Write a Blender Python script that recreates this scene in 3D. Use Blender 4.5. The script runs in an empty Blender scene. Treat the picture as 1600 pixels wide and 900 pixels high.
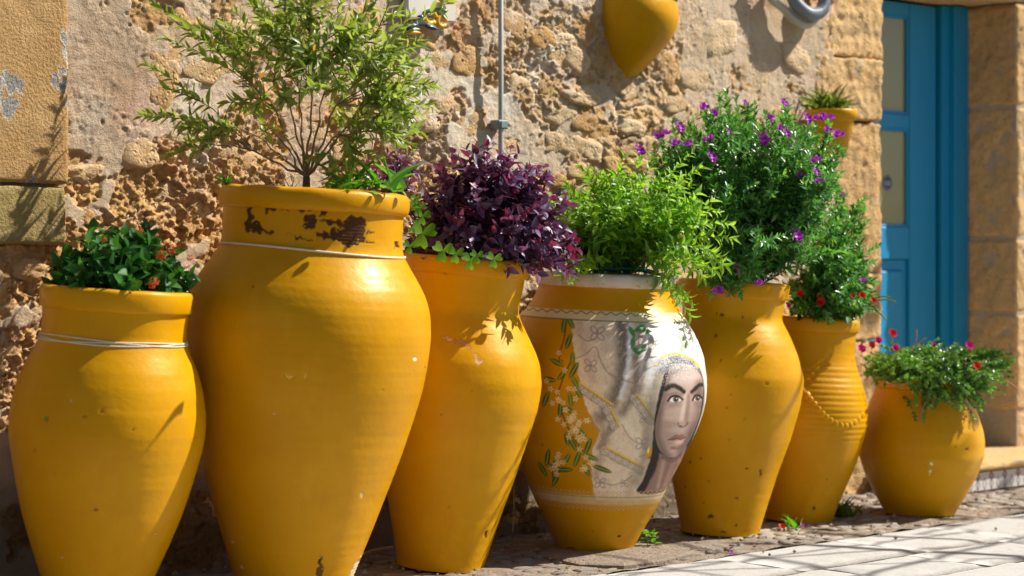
import bpy, math, random
import numpy as np
from mathutils import Matrix, Vector
R = math.radians
rng = np.random.default_rng(7)
random.seed(7)
scene = bpy.context.scene
COL = scene.collection

# ------------------------------------------------------------------ camera, sky, sun, exposure
F = 3400.0            # focal length in photo pixels (photo 1600 x 900)
HY = 395.0            # horizon row in the photo
CH = 1.0              # camera height
cam_d = bpy.data.cameras.new('camera'); cam = bpy.data.objects.new('camera', cam_d); COL.objects.link(cam)
cam.location = (0, 0, CH); cam.rotation_euler = (R(90), 0, 0)
cam_d.sensor_width = 36; cam_d.lens = F / 1600 * 36
cam_d.shift_y = -(450 - HY) / 1600
cam_d.clip_start = .05; cam_d.clip_end = 4000
cam_d.dof.use_dof = True; cam_d.dof.focus_distance = 6.75; cam_d.dof.aperture_fstop = 2.6
scene.camera = cam
SUN_AZ, SUN_EL = R(16), R(46)      # azimuth: from +X towards +Y
sdir = Vector((math.cos(SUN_EL) * math.cos(SUN_AZ), math.cos(SUN_EL) * math.sin(SUN_AZ), math.sin(SUN_EL)))
world = bpy.data.worlds.new('World'); scene.world = world; world.use_nodes = True
wn = world.node_tree.nodes; wl = world.node_tree.links
sky = wn.new('ShaderNodeTexSky'); sky.sky_type = 'NISHITA'; sky.sun_disc = False
sky.sun_elevation = SUN_EL; sky.sun_rotation = R(90) - SUN_AZ
sky.air_density = 1.0; sky.dust_density = 1.2; sky.ozone_density = 1.0
wl.new(sky.outputs[0], wn['Background'].inputs[0]); wn['Background'].inputs[1].default_value = .05
sun_d = bpy.data.lights.new('sun', 'SUN'); sun = bpy.data.objects.new('sun', sun_d); COL.objects.link(sun)
sun_d.energy = 5.0; sun_d.angle = R(.53); sun_d.color = (1, .945, .85)
sun.rotation_euler = (-sdir).to_track_quat('-Z', 'Y').to_euler(); sun.location = (6, 6, 9)
vs = scene.view_settings
vs.view_transform = 'Standard'; vs.look = 'None'; vs.exposure = .7; vs.gamma = 1; vs.use_curve_mapping = False
scene.render.engine = 'CYCLES'
scene.cycles.use_denoising = True
scene.cycles.max_bounces = 8; scene.cycles.diffuse_bounces = 4; scene.cycles.transmission_bounces = 4
scene.cycles.sample_clamp_indirect = 6

# ------------------------------------------------------------------ frames
def P(px, py, d): return Vector(((px - 800) / F * d, d, CH + (HY - py) / F * d))
WA = R(43.5); WO = Vector((-.488, 7.286, 0))
WW = Vector((math.cos(WA), math.sin(WA), 0)); WN = Vector((math.sin(WA), -math.cos(WA), 0))
def wp(px, py, h=0.0):
    """photo pixel -> (t, z) on the plane h in front of the house wall"""
    o = WO + WN * h; r = (px - 800) / F
    t = (r * o.y - o.x) / (WW.x - r * WW.y); d = o.y + WW.y * t
    return t, CH + (HY - py) / F * d
def W3(t, h, z): return WO + WW * t + WN * h + Vector((0, 0, z))

# ------------------------------------------------------------------ noise
_perm = np.random.default_rng(3).permutation(256); _perm = np.concatenate([_perm, _perm, _perm])
_ga = np.random.default_rng(5).uniform(0, 2 * np.pi, 256); _gx, _gy = np.cos(_ga), np.sin(_ga)
def pn(x, y):
    xi = np.floor(x).astype(int); yi = np.floor(y).astype(int); xf = x - xi; yf = y - yi
    u = xf ** 3 * (xf * (xf * 6 - 15) + 10); v = yf ** 3 * (yf * (yf * 6 - 15) + 10)
    def g(a, b):
        h = _perm[(_perm[(xi + a) & 255] + yi + b) & 255]
        return _gx[h] * (xf - a) + _gy[h] * (yf - b)
    return ((g(0, 0) * (1 - u) + g(1, 0) * u) * (1 - v) + (g(0, 1) * (1 - u) + g(1, 1) * u) * v) * 1.5
def fbm(x, y, o=4, g=.5):
    s = 0; a = 1; n = 0
    for i in range(o):
        s = s + a * pn(x * 2 ** i + 17.3 * i, y * 2 ** i + 9.1 * i); n += a; a *= g
    return s / n
def ridged(x, y, o=4):
    s = 0; a = 1; n = 0
    for i in range(o):
        s = s + a * (1 - np.abs(pn(x * 2 ** i + 31 * i, y * 2 ** i + 7 * i)) * 2); n += a; a *= .5
    return s / n
def sst(a, b, x):
    t = np.clip((x - a) / (b - a), 0, 1); return t * t * (3 - 2 * t)
def worley(x, y, seed=0):
    xi = np.floor(x).astype(int); yi = np.floor(y).astype(int)
    f1 = np.full(x.shape, 9.); f2 = np.full(x.shape, 9.)
    for a in (-1, 0, 1):
        for b in (-1, 0, 1):
            h = _perm[(_perm[(xi + a + seed) & 255] + yi + b) & 255]
            cx = xi + a + ((h * 73) % 256) / 256.; cy = yi + b + ((h * 151 + 57) % 256) / 256.
            d = np.hypot(x - cx, y - cy)
            f2 = np.minimum(f2, np.maximum(f1, d)); f1 = np.minimum(f1, d)
    return f1, f2

def facets(x, y, seed=0, tilt=.5):
    """broken-stone relief: every cell a tilted flat piece; returns height and distance to the joint"""
    xi = np.floor(x).astype(int); yi = np.floor(y).astype(int); f1 = np.full(x.shape, 9.); f2 = np.full(x.shape, 9.); hh = np.zeros(x.shape); ix = np.zeros(x.shape)
    for a in (-1, 0, 1):
        for b in (-1, 0, 1):
            h = _perm[(_perm[(xi + a + seed) & 255] + yi + b) & 255]
            cx = xi + a + ((h * 73) % 256) / 256.; cy = yi + b + ((h * 151 + 57) % 256) / 256.; dx, dy = x - cx, y - cy; d = np.hypot(dx, dy); m = d < f1
            f2 = np.where(m, f1, np.minimum(f2, d)); f1 = np.where(m, d, f1)
            hh = np.where(m, ((h * 31) % 97) / 97. - .5 + tilt * (_gx[h] * dx + _gy[h] * dy), hh); ix = np.where(m, ((h * 57) % 101) / 101., ix)
    return hh, f2 - f1, ix

# ------------------------------------------------------------------ object helpers
def mesh_np(name, v, f, smooth=True):
    me = bpy.data.meshes.new(name)
    v = np.asarray(v, float); f = np.asarray(f, int)
    me.vertices.add(len(v)); me.vertices.foreach_set('co', v.ravel())
    n = f.shape[1]
    me.loops.add(f.size); me.loops.foreach_set('vertex_index', f.ravel())
    me.polygons.add(len(f)); me.polygons.foreach_set('loop_start', np.arange(0, f.size, n))
    try: me.polygons.foreach_set('loop_total', np.full(len(f), n))
    except Exception: pass
    me.polygons.foreach_set('use_smooth', np.full(len(f), smooth))
    me.update(calc_edges=True); me.validate()
    return me
def mesh_py(name, v, f, smooth=False):
    me = bpy.data.meshes.new(name); me.from_pydata([tuple(x) for x in v], [], f)
    if smooth: me.polygons.foreach_set('use_smooth', [True] * len(me.polygons))
    me.update(); return me
def obj(name, me, mat=None, parent=None, basis=None):
    o = bpy.data.objects.new(name, me); COL.objects.link(o)
    if mat is not None and me is not None and not me.materials: me.materials.append(mat)
    if parent is not None: o.parent = parent
    if basis is not None: o.matrix_basis = basis
    return o
def tag(o, label=None, cat=None, group=None, kind=None):
    if label: o['label'] = label
    if cat: o['category'] = cat
    if group: o['group'] = group
    if kind: o['kind'] = kind
    return o
def thing(name, loc, label, cat, group=None, rot=(0, 0, 0)):
    o = bpy.data.objects.new(name, None); COL.objects.link(o); o.empty_display_size = .05
    o.location = loc; o.rotation_euler = rot
    return tag(o, label, cat, group, 'thing')
def attr_f(me, name, vals):
    a = me.attributes.new(name, 'FLOAT', 'POINT'); a.data.foreach_set('value', np.asarray(vals, np.float32))
def attr_c(me, name, rgba):
    a = me.attributes.new(name, 'FLOAT_COLOR', 'POINT'); a.data.foreach_set('color', np.asarray(rgba, np.float32).ravel())
def grid_faces(nr, nc, wrap=False):
    i = np.arange(nr - 1)[:, None]; j = np.arange(nc if wrap else nc - 1)[None, :]; j2 = (j + 1) % nc
    return np.stack([i * nc + j, i * nc + j2, (i + 1) * nc + j2, (i + 1) * nc + j], -1).reshape(-1, 4)
def box_v(x0, x1, y0, y1, z0, z1, bev=0.0):
    """bevelled box: verts, faces"""
    b = bev; V = []; Fc = []
    xs, ys, zs = (x0, x1), (y0, y1), (z0, z1)
    if b <= 0:
        V = [(x, y, z) for z in zs for y in ys for x in xs]
        Fc = [(0, 2, 3, 1), (4, 5, 7, 6), (0, 1, 5, 4), (2, 6, 7, 3), (0, 4, 6, 2), (1, 3, 7, 5)]
        return V, Fc
    idx = {}
    for i in (0, 1):
        for j in (0, 1):
            for k in (0, 1):
                sx, sy, sz = (1 - 2 * i) * b, (1 - 2 * j) * b, (1 - 2 * k) * b
                for ax in range(3):
                    p = [xs[i], ys[j], zs[k]]; off = [sx, sy, sz]
                    for q in range(3):
                        if q != ax: p[q] += off[q]
                    idx[(i, j, k, ax)] = len(V); V.append(tuple(p))
    def q(ax, s):
        o = [a for a in range(3) if a != ax]; r = []
        for a, c in ((0, 0), (1, 0), (1, 1), (0, 1)):
            e = [0, 0, 0]; e[ax] = s; e[o[0]] = a; e[o[1]] = c; r.append(idx[(*e, ax)])
        return r
    for ax in range(3):
        for s in (0, 1): Fc.append(tuple(q(ax, s)))
    for ax in range(3):                       # edges along ax
        o = [a for a in range(3) if a != ax]
        for a in (0, 1):
            for c in (0, 1):
                r = []
                for s, m in ((0, o[0]), (1, o[0]), (1, o[1]), (0, o[1])):
                    e = [0, 0, 0]; e[ax] = s; e[o[0]] = a; e[o[1]] = c; r.append(idx[(*e, m)])
                Fc.append(tuple(r))
    for i in (0, 1):
        for j in (0, 1):
            for k in (0, 1): Fc.append((idx[(i, j, k, 0)], idx[(i, j, k, 1)], idx[(i, j, k, 2)]))
    return V, Fc
import bmesh
def fixn(me):
    bm = bmesh.new(); bm.from_mesh(me); bmesh.ops.recalc_face_normals(bm, faces=bm.faces); bm.to_mesh(me); bm.free(); return me
def box(name, x0, x1, y0, y1, z0, z1, mat, parent, bev=.004):
    v, f = box_v(x0, x1, y0, y1, z0, z1, bev); return obj(name, fixn(mesh_py(name, v, f)), mat, parent)
def rough_box(name, x0, x1, y0, y1, z0, z1, mat, parent, res=.022, amp=.008, rnd=.02, seed=0):
    """block of stone: subdivided box, rounded corners, worn surface"""
    L = np.array([x1 - x0, y1 - y0, z1 - z0]); n = np.maximum(2, np.ceil(L / res).astype(int))
    V = []; Fa = []; off = 0
    for ax in range(3):
        a, b = [q for q in range(3) if q != ax]
        u, w = np.meshgrid(np.linspace(0, 1, n[a] + 1), np.linspace(0, 1, n[b] + 1), indexing='ij')
        for s in (0, 1):
            p = np.zeros((u.size, 3)); p[:, ax] = s; p[:, a] = u.ravel(); p[:, b] = w.ravel()
            V.append(p); Fa.append(grid_faces(n[a] + 1, n[b] + 1) + off); off += len(p)
    V = np.concatenate(V) * L; Fa = np.concatenate(Fa)
    c = np.clip(V, rnd, L - rnd); dv = V - c; ln = np.linalg.norm(dv, axis=1, keepdims=True)
    V = np.where(ln > 1e-9, c + dv / np.maximum(ln, 1e-9) * np.minimum(ln, rnd), V)
    nrm = (V - L / 2) / (L / 2); nrm = np.sign(nrm) * np.abs(nrm) ** 8; nrm /= np.linalg.norm(nrm, axis=1, keepdims=True) + 1e-9
    s = seed * 3.7
    h = fbm(V[:, 0] * 7 + V[:, 1] * 5 + s, V[:, 2] * 7 + V[:, 1] * 4 + s, 5, .6) + .5 * ridged(V[:, 0] * 16 + V[:, 1] * 13 - s, V[:, 2] * 16 + s, 3) - .4
    pit = np.clip(.22 - worley(V[:, 0] * 22 + V[:, 1] * 17 + s, V[:, 2] * 22 + s)[0], 0, 1) * 3
    V = V + nrm * (h * amp - pit * amp)[:, None] + np.array([x0, y0, z0])
    me = mesh_np(name, V, Fa)
    bm = bmesh.new(); bm.from_mesh(me); bmesh.ops.remove_doubles(bm, verts=bm.verts, dist=.0009)
    bmesh.ops.recalc_face_normals(bm, faces=bm.faces); bm.to_mesh(me); bm.free()
    return obj(name, me, mat, parent)
def tube_v(pts, rad, n=8, cap=True):
    pts = [Vector(p) for p in pts]; m = len(pts)
    rad = rad if hasattr(rad, '__len__') else [rad] * m
    V = []; up = None
    for i, p in enumerate(pts):
        t = (pts[min(i + 1, m - 1)] - pts[max(i - 1, 0)]).normalized()
        if up is None: up = t.orthogonal().normalized()
        up = (up - t * up.dot(t)); up = up.normalized() if up.length > 1e-6 else t.orthogonal().normalized()
        s = t.cross(up)
        for k in range(n):
            a = 2 * math.pi * k / n; V.append(p + (up * math.cos(a) + s * math.sin(a)) * rad[i])
    Fc = [(i * n + k, i * n + (k + 1) % n, (i + 1) * n + (k + 1) % n, (i + 1) * n + k) for i in range(m - 1) for k in range(n)]
    if cap: Fc += [tuple(range(n - 1, -1, -1)), tuple((m - 1) * n + k for k in range(n))]
    return V, Fc
def tube(name, pts, rad, mat, parent=None, n=8):
    v, f = tube_v(pts, rad, n); return obj(name, mesh_py(name, v, f, True), mat, parent)
def cr(pts, n=8):
    """Catmull-Rom through points"""
    pts = [Vector(p) for p in pts]; out = []
    for i in range(len(pts) - 1):
        a = pts[max(i - 1, 0)]; b = pts[i]; c = pts[i + 1]; d = pts[min(i + 2, len(pts) - 1)]
        for k in range(n):
            t = k / n
            out.append(.5 * ((2 * b) + (c - a) * t + (2 * a - 5 * b + 4 * c - d) * t * t + (3 * b - a - 3 * c + d) * t ** 3))
    out.append(pts[-1]); return out

# ------------------------------------------------------------------ materials
class NT:
    def __init__(s, name):
        s.m = bpy.data.materials.new(name); s.m.use_nodes = True; s.t = s.m.node_tree
        s.b = s.t.nodes['Principled BSDF']; s.out = s.t.nodes['Material Output']
    def n(s, typ, **kw):
        nd = s.t.nodes.new('ShaderNode' + typ)
        for k, v in kw.items():
            if k.startswith('i_'):
                key = k[2:]; key = int(key) if key.isdigit() else key.replace('_', ' ')
                nd.inputs[key].default_value = v
            else: setattr(nd, k, v)
        return nd
    def l(s, a, b): s.t.links.new(a, b)
    def obj(s):
        if not hasattr(s, '_tc'): s._tc = s.n('TexCoord')
        return s._tc.outputs['Object']
    def mapping(s, scale, src=None):
        m = s.n('Mapping'); m.inputs['Scale'].default_value = scale; s.l(src or s.obj(), m.inputs['Vector']); return m.outputs[0]
    def noise(s, scale, detail=4, rough=.55, vec=None, dist=0.0):
        nd = s.n('TexNoise'); nd.inputs['Scale'].default_value = scale; nd.inputs['Detail'].default_value = detail
        nd.inputs['Roughness'].default_value = rough; nd.inputs['Distortion'].default_value = dist
        s.l(vec or s.obj(), nd.inputs['Vector']); return nd.outputs['Fac']
    def ramp(s, fac, stops):
        nd = s.n('ValToRGB'); e = nd.color_ramp.elements
        while len(e) < len(stops): e.new(.5)
        for k, (p, c) in enumerate(stops):
            e[k].position = p; e[k].color = (*c, 1) if hasattr(c, '__len__') else (c, c, c, 1)
        s.l(fac, nd.inputs[0]); return nd.outputs[0]
    def mix(s, fac, a, b, mode='MIX'):
        nd = s.n('Mix', data_type='RGBA', blend_type=mode)
        for sock, v in ((nd.inputs[0], fac), (nd.inputs[6], a), (nd.inputs[7], b)):
            if isinstance(v, (int, float)): sock.default_value = v
            elif isinstance(v, tuple): sock.default_value = (*v, 1)
            else: s.l(v, sock)
        return nd.outputs[2]
    def math(s, op, a, b=0.0, clamp=False):
        nd = s.n('Math', operation=op); nd.use_clamp = clamp
        for k, v in ((0, a), (1, b)):
            if isinstance(v, (int, float)): nd.inputs[k].default_value = v
            else: s.l(v, nd.inputs[k])
        return nd.outputs[0]
    def attr(s, name): return s.n('Attribute', attribute_name=name)
    def bump(s, h, dist, strength=1.0, prev=None):
        nd = s.n('Bump'); nd.inputs['Distance'].default_value = dist; nd.inputs['Strength'].default_value = strength
        s.l(h, nd.inputs['Height'])
        if prev is not None: s.l(prev, nd.inputs['Normal'])
        return nd.outputs[0]
    def done(s, col=None, rough=None, nrm=None, spec=None):
        for key, v in (('Base Color', col), ('Roughness', rough), ('Normal', nrm), ('Specular IOR Level', spec)):
            if v is None: continue
            if isinstance(v, (int, float)): s.b.inputs[key].default_value = v
            elif isinstance(v, tuple): s.b.inputs[key].default_value = (*v, 1)
            else: s.l(v, s.b.inputs[key])
        return s.m
def simple(name, col, rough=.6, var=.25, scale=30, spec=.4, bump=0.0):
    n = NT(name); f = n.noise(scale)
    c = n.mix(f, tuple(x * (1 - var) for x in col), tuple(min(1, x * (1 + var)) for x in col))
    nb = n.bump(n.noise(scale * 3), bump) if bump else None
    return n.done(c, rough, nb, spec)

def mat_yellow():
    n = NT('yellow_paint'); oi = n.n('ObjectInfo').outputs['Random']
    big = n.noise(2.6, 5, .6); mid = n.noise(9, 6, .7)
    c = n.mix(n.ramp(big, [(.3, 0.), (.7, 1.)]), (.555, .262, .0004), (.665, .340, .0006))
    c = n.mix(oi, c, (.92, .86, .8), 'MULTIPLY')
    fade = n.ramp(n.noise(3.4, 6, .7, n.mapping((1.2, 1.2, .7))), [(.56, 0.), (.72, 1.)])
    c = n.mix(n.math('MULTIPLY', fade, .30), c, (.76, .40, .02))
    c = n.mix(n.math('MULTIPLY', n.ramp(mid, [(.55, 0.), (.8, 1.)]), .45), c, (.56, .20, .002))
    streak = n.noise(1, 5, .65, n.mapping((4, 4, 80)))
    c = n.mix(n.math('MULTIPLY', n.ramp(streak, [(.58, 0.), (.72, 1.)]), .22), c, (.5, .19, .004))
    drip = n.noise(1, 5, .65, n.mapping((22, 22, 1.8)))
    c = n.mix(n.math('MULTIPLY', n.ramp(drip, [(.56, 0.), (.70, 1.)]), .24), c, (.50, .20, .006))
    # hairline scuffs and tiny chips, gathered in patches
    wv = n.noise(30, 5, .8, n.mapping((1, 1, .8)), 1.2); pt = n.ramp(n.noise(3.1, 4, .6), [(.55, 0.), (.65, 1.)])
    chip = n.math('MULTIPLY', n.ramp(wv, [(.685, 0.), (.70, 1.)]), pt)
    c = n.mix(n.math('MULTIPLY', chip, .7), c, (.22, .085, .02))
    wv2 = n.noise(26, 5, .8, n.mapping((1.2, 1, .9)), .8); pt2 = n.ramp(n.noise(2.4, 4, .6, n.mapping((1, 1.4, .8))), [(.58, 0.), (.66, 1.)])
    chip2 = n.math('MULTIPLY', n.ramp(wv2, [(.70, 0.), (.715, 1.)]), pt2)
    c = n.mix(n.math('MULTIPLY', chip2, .6), c, (.78, .60, .32))
    at = n.attr('paint'); c = n.mix(at.outputs['Alpha'], c, at.outputs['Color'])
    h1 = n.noise(1, 5, .6, n.mapping((2.0, 2.0, 85))); h2 = n.noise(70, 5, .65); h3 = n.noise(8, 3)
    b = n.bump(h3, .005, .6); b = n.bump(h1, .0003, .5, b); b = n.bump(h2, .0008, .8, b); b = n.bump(n.math('ADD', chip, chip2), .0012, -1.0, b)
    rgh = n.ramp(n.noise(12, 6, .75), [(.3, .25), (.7, .52)])
    rgh = n.math('ADD', rgh, n.math('MULTIPLY', at.outputs['Alpha'], .15))
    n.b.inputs['Specular Tint'].default_value = (1, .8, .42, 1)
    return n.done(c, rgh, b, .36)
M = {}
M['yellow'] = mat_yellow()
def mat_wall():
    n = NT('rubble_and_mortar')
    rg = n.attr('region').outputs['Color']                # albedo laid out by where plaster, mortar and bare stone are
    f1 = n.noise(14, 6, .65); f2 = n.noise(70, 5, .7); f3 = n.noise(5, 4, .6)
    c = n.mix(n.ramp(f1, [(.35, 0.), (.68, 1.)]), rg, (1.18, 1.12, 1.04), 'MULTIPLY')
    c = n.mix(n.math('MULTIPLY', n.ramp(f3, [(.45, 0.), (.65, 1.)]), .45), c, (.86, .74, .58), 'MULTIPLY')
    c = n.mix(n.math('MULTIPLY', n.ramp(f2, [(.52, 0.), (.72, 1.)]), .5), c, (.70, .60, .48), 'MULTIPLY')
    b = n.bump(n.noise(48, 7, .8), .016, .9); b = n.bump(n.noise(170, 4, .7), .005, .9, b)
    v = n.n('TexVoronoi', feature='F1'); v.inputs['Scale'].default_value = 60; n.l(n.obj(), v.inputs['Vector']); pm = n.ramp(n.noise(7, 4, .6), [(.45, 0.), (.62, 1.)])
    b = n.bump(n.math('MULTIPLY', n.ramp(v.outputs['Distance'], [(.12, 1.), (.34, 0.)]), pm), .006, -.8, b)
    return n.done(c, .93, b, .15)
M['wall'] = mat_wall()
def mat_stone(name, cols, bumpd=.008, sc=1.0, pits=True):
    n = NT(name)
    oi = n.n('ObjectInfo').outputs['Random']
    c = n.ramp(oi, [(k / (len(cols) - 1), q) for k, q in enumerate(cols)])
    f1 = n.noise(9 * sc, 6, .65); f2 = n.noise(45 * sc, 5, .7)
    c = n.mix(n.ramp(f1, [(.35, 0.), (.65, 1.)]), c, (1.25, 1.15, 1.0), 'MULTIPLY')
    c = n.mix(n.math('MULTIPLY', n.ramp(f2, [(.5, 0.), (.75, 1.)]), .6), c, (.55, .46, .36), 'MULTIPLY')
    gr = n.ramp(n.noise(6 * sc, 4, .6, n.mapping((1.1, .7, 1.3))), [(.60, 0.), (.66, 1.)])
    c = n.mix(n.math('MULTIPLY', gr, .55), c, (.36, .33, .29))
    b = n.bump(f2, bumpd); b = n.bump(n.noise(150 * sc, 3, .7), bumpd * .35, .8, b)
    if pits:
        v = n.n('TexVoronoi', feature='F1'); v.inputs['Scale'].default_value = 48 * sc; n.l(n.obj(), v.inputs['Vector'])
        b = n.bump(n.ramp(v.outputs['Distance'], [(.1, 0.), (.3, 1.)]), .006, .7, b)
    return n.done(c, .92, b, .15)
M['stone'] = mat_stone('rubble_stone', [(.46, .29, .13), (.54, .36, .18), (.52, .38, .23), (.60, .48, .33), (.42, .26, .12), (.57, .42, .25)])
M['joint'] = simple('lime_joint', (.46, .36, .25), .95, .2, 40, .1, .004)
M['quoin'] = mat_stone('honey_sandstone', [(.54, .36, .17), (.60, .42, .22), (.50, .33, .16)], .008)
M['stucco'] = None
def mat_stucco(name, a, b2, patch=True):
    n = NT(name); f = n.noise(10, 6, .65)
    c = n.mix(n.ramp(f, [(.3, 0.), (.7, 1.)]), a, b2)
    f2 = n.noise(95, 4, .7)
    c = n.mix(n.math('MULTIPLY', n.ramp(f2, [(.45, 0.), (.7, 1.)]), .4), c, (.6, .5, .4), 'MULTIPLY')
    b = n.bump(f2, .011)
    if patch:
        q = n.noise(8.5, 6, .65, n.mapping((1.2, 1, .8)))
        c = n.mix(n.ramp(q, [(.555, 0.), (.57, 1.)]), c, (.62, .57, .50))
        c = n.mix(n.ramp(q, [(.59, 0.), (.605, 1.)]), c, (.30, .29, .265))
        b = n.bump(n.ramp(q, [(.575, 1.), (.60, 0.)]), .006, 1, b)
    return n.done(c, .92, b, .15)
M['stucco'] = mat_stucco('orange_stucco', (.46, .27, .10), (.56, .36, .16))
M['olive'] = mat_stucco('olive_sandstone', (.36, .27, .10), (.44, .33, .14), False)
def mat_blue():
    n = NT('blue_door_paint'); f = n.noise(5, 5, .6, n.mapping((6, 6, 1)))
    c = n.mix(f, (.004, .225, .46), (.006, .275, .55))
    w = n.ramp(n.noise(26, 6, .75, n.mapping((1.5, 1.5, .7))), [(.655, 0.), (.69, 1.)])
    c = n.mix(n.math('MULTIPLY', w, .5), c, (.25, .2, .15))
    return n.done(c, .45, n.bump(n.noise(1, 4, .6, n.mapping((60, 60, 4))), .0015), .4)
M['blue'] = mat_blue()
def mat_paving(name, a, b2, sc=1.0):
    n = NT(name); oi = n.n('ObjectInfo').outputs['Random']; f = n.noise(4 * sc, 7, .65)
    c = n.mix(f, a, b2)
    c = n.mix(n.math('MULTIPLY', oi, .35), c, (.86, .82, .78), 'MULTIPLY')
    d = n.ramp(n.noise(19 * sc, 6, .7), [(.55, 0.), (.75, 1.)])
    c = n.mix(n.math('MULTIPLY', d, .55), c, (.50, .44, .37), 'MULTIPLY')
    bl = n.ramp(n.noise(2.3 * sc, 6, .7, n.mapping((1, 1.6, 1))), [(.5, 0.), (.68, 1.)]); c = n.mix(n.math('MULTIPLY', bl, .4), c, (.66, .63, .60), 'MULTIPLY')
    sp = n.ramp(n.noise(120, 3, .6), [(.68, 0.), (.74, 1.)])
    c = n.mix(n.math('MULTIPLY', sp, .35), c, (.2, .17, .13))
    b = n.bump(n.noise(8, 5, .6), .012, .6); b = n.bump(n.noise(70, 4, .7), .0035, .8, b)
    return n.done(c, .7, b, .3)
M['slab'] = mat_paving('pale_limestone', (.43, .42, .40), (.53, .52, .50))
M['cobble'] = mat_paving('cobble_stone', (.25, .21, .165), (.38, .33, .275), 3)
M['dirt'] = simple('dirt', (.25, .20, .155), .95, .5, 25, .1, .01)
M['ground'] = mat_paving('street_ground', (.09, .085, .08), (.13, .12, .11))
M['soil'] = simple('soil', (.05, .033, .022), .95, .6, 40, .1, .012)
M['cord'] = simple('pale_cord', (.68, .62, .50), .7, .15, 200)
M['aged_white'] = None
n = NT('aged_white_paint'); f = n.noise(12, 6, .7)
c = n.mix(n.ramp(f, [(.4, 0.), (.7, 1.)]), (.64, .57, .46), (.50, .40, .27))
c = n.mix(n.ramp(n.noise(40, 5, .7), [(.62, 0.), (.68, 1.)]), c, (.42, .22, .06))
M['aged_white'] = n.done(c, .6, n.bump(n.noise(45, 4), .003), .3)
M['conduit'] = simple('grey_conduit', (.36, .37, .34), .5, .15, 20)
M['clamp'] = simple('clamp_grey', (.20, .27, .27), .6, .2, 60)
M['hose_grey'] = simple('grey_hose', (.19, .22, .26), .4, .15, 20)
M['hose_beige'] = simple('beige_hose', (.44, .42, .33), .5, .15, 20)
M['hose_green'] = simple('green_hose', (.008, .12, .075), .35, .2, 20)
M['ceramic_white'] = simple('white_glaze', (.72, .68, .60), .25, .08, 12, .5)
M['ceramic_yellow'] = simple('yellow_glaze', (.75, .42, .03), .25, .15, 30, .5)
M['ceramic_green'] = simple('green_glaze', (.03, .16, .06), .25, .3, 40, .5)
M['ceramic_blue'] = simple('blue_glaze', (.012, .03, .16), .25, .3, 40, .5)
M['wood'] = simple('bark', (.16, .105, .065), .9, .35, 60, .15, .004)
M['pale_wood'] = simple('pale_bark', (.30, .22, .13), .85, .3, 60, .15, .003)
M['green_stem'] = simple('green_stem', (.16, .22, .05), .6, .25, 60, .3)
M['red_stem'] = simple('purple_stem', (.10, .03, .05), .6, .3, 60, .3)
M['pink_stem'] = simple('pink_stem', (.45, .17, .13), .6, .3, 60, .3)
M['iron'] = simple('iron', (.05, .045, .04), .6, .3, 40)
M['cane'] = simple('cane', (.35, .27, .15), .7, .25, 20)
M['grout'] = simple('grout', (.36, .33, .285), .9, .3, 60, .1, .003)
def mat_leaf(name, cols, trans=.35, rough=.38, tcol=None, spec=.45):
    """cols: ramp over the per-leaf tone"""
    n = NT(name); tone = n.attr('tone').outputs['Fac']
    c = n.ramp(tone, [(k / (len(cols) - 1), q) for k, q in enumerate(cols)])
    c = n.mix(n.math('MULTIPLY', n.noise(160, 3), .5), c, (.62, .68, .55), 'MULTIPLY')
    n.done(c, rough, None, spec)
    tr = n.n('BsdfTranslucent'); tc = n.mix(1.0, c, tcol or (1.7, 1.75, .8), 'MULTIPLY'); n.l(tc, tr.inputs['Color'])
    mx = n.n('MixShader'); mx.inputs[0].default_value = trans
    n.l(n.b.outputs[0], mx.inputs[1]); n.l(tr.outputs[0], mx.inputs[2]); n.l(mx.outputs[0], n.out.inputs['Surface'])
    return n.m
M['leaf_lantana'] = mat_leaf('lantana_leaf', [(.018, .085, .014), (.03, .13, .02), (.06, .20, .03)], .25, .55, None, .3)
M['leaf_shrub'] = mat_leaf('shrub_leaf', [(.12, .18, .03), (.19, .265, .05), (.27, .335, .085), (.36, .41, .14)], .42)
M['leaf_dry'] = mat_leaf('dry_leaf', [(.45, .22, .03), (.55, .34, .05), (.38, .17, .04)], .4, .6, (1.3, 1.1, .6))
M['leaf_purple'] = mat_leaf('purple_leaf', [(.06, .034, .09), (.11, .062, .15), (.18, .13, .25), (.19, .03, .09)], .22, .44, (2.4, .6, .9), .5)
M['leaf_lime'] = mat_leaf('lime_leaf', [(.08, .23, .015), (.14, .33, .022), (.22, .41, .035), (.32, .49, .055)], .45, .42)
M['leaf_polygala'] = mat_leaf('dark_narrow_leaf', [(.035, .14, .035), (.065, .22, .055), (.12, .31, .08), (.26, .45, .08)], .36, .30)
M['leaf_succulent'] = mat_leaf('small_fleshy_leaf', [(.07, .19, .035), (.14, .30, .06), (.25, .42, .12)], .3, .25)
M['leaf_clover'] = mat_leaf('clover_leaf', [(.09, .27, .02), (.14, .36, .03), (.2, .42, .05)], .4)
M['fl_purple'] = mat_leaf('purple_petal', [(.34, .02, .42), (.48, .04, .55), (.6, .14, .65)], .35, .5, (1.3, .8, 1.3))
M['fl_magenta'] = mat_leaf('magenta_petal', [(.55, .008, .20), (.66, .015, .28)], .35, .5, (1.2, .8, 1.1))
M['fl_red'] = mat_leaf('red_petal', [(.55, .008, .012), (.72, .02, .015)], .35, .5, (1.2, .8, .8))
M['fl_orange'] = mat_leaf('orange_petal', [(.75, .09, .012), (.80, .17, .02), (.7, .04, .015)], .3, .5, (1.1, .9, .7))

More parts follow.
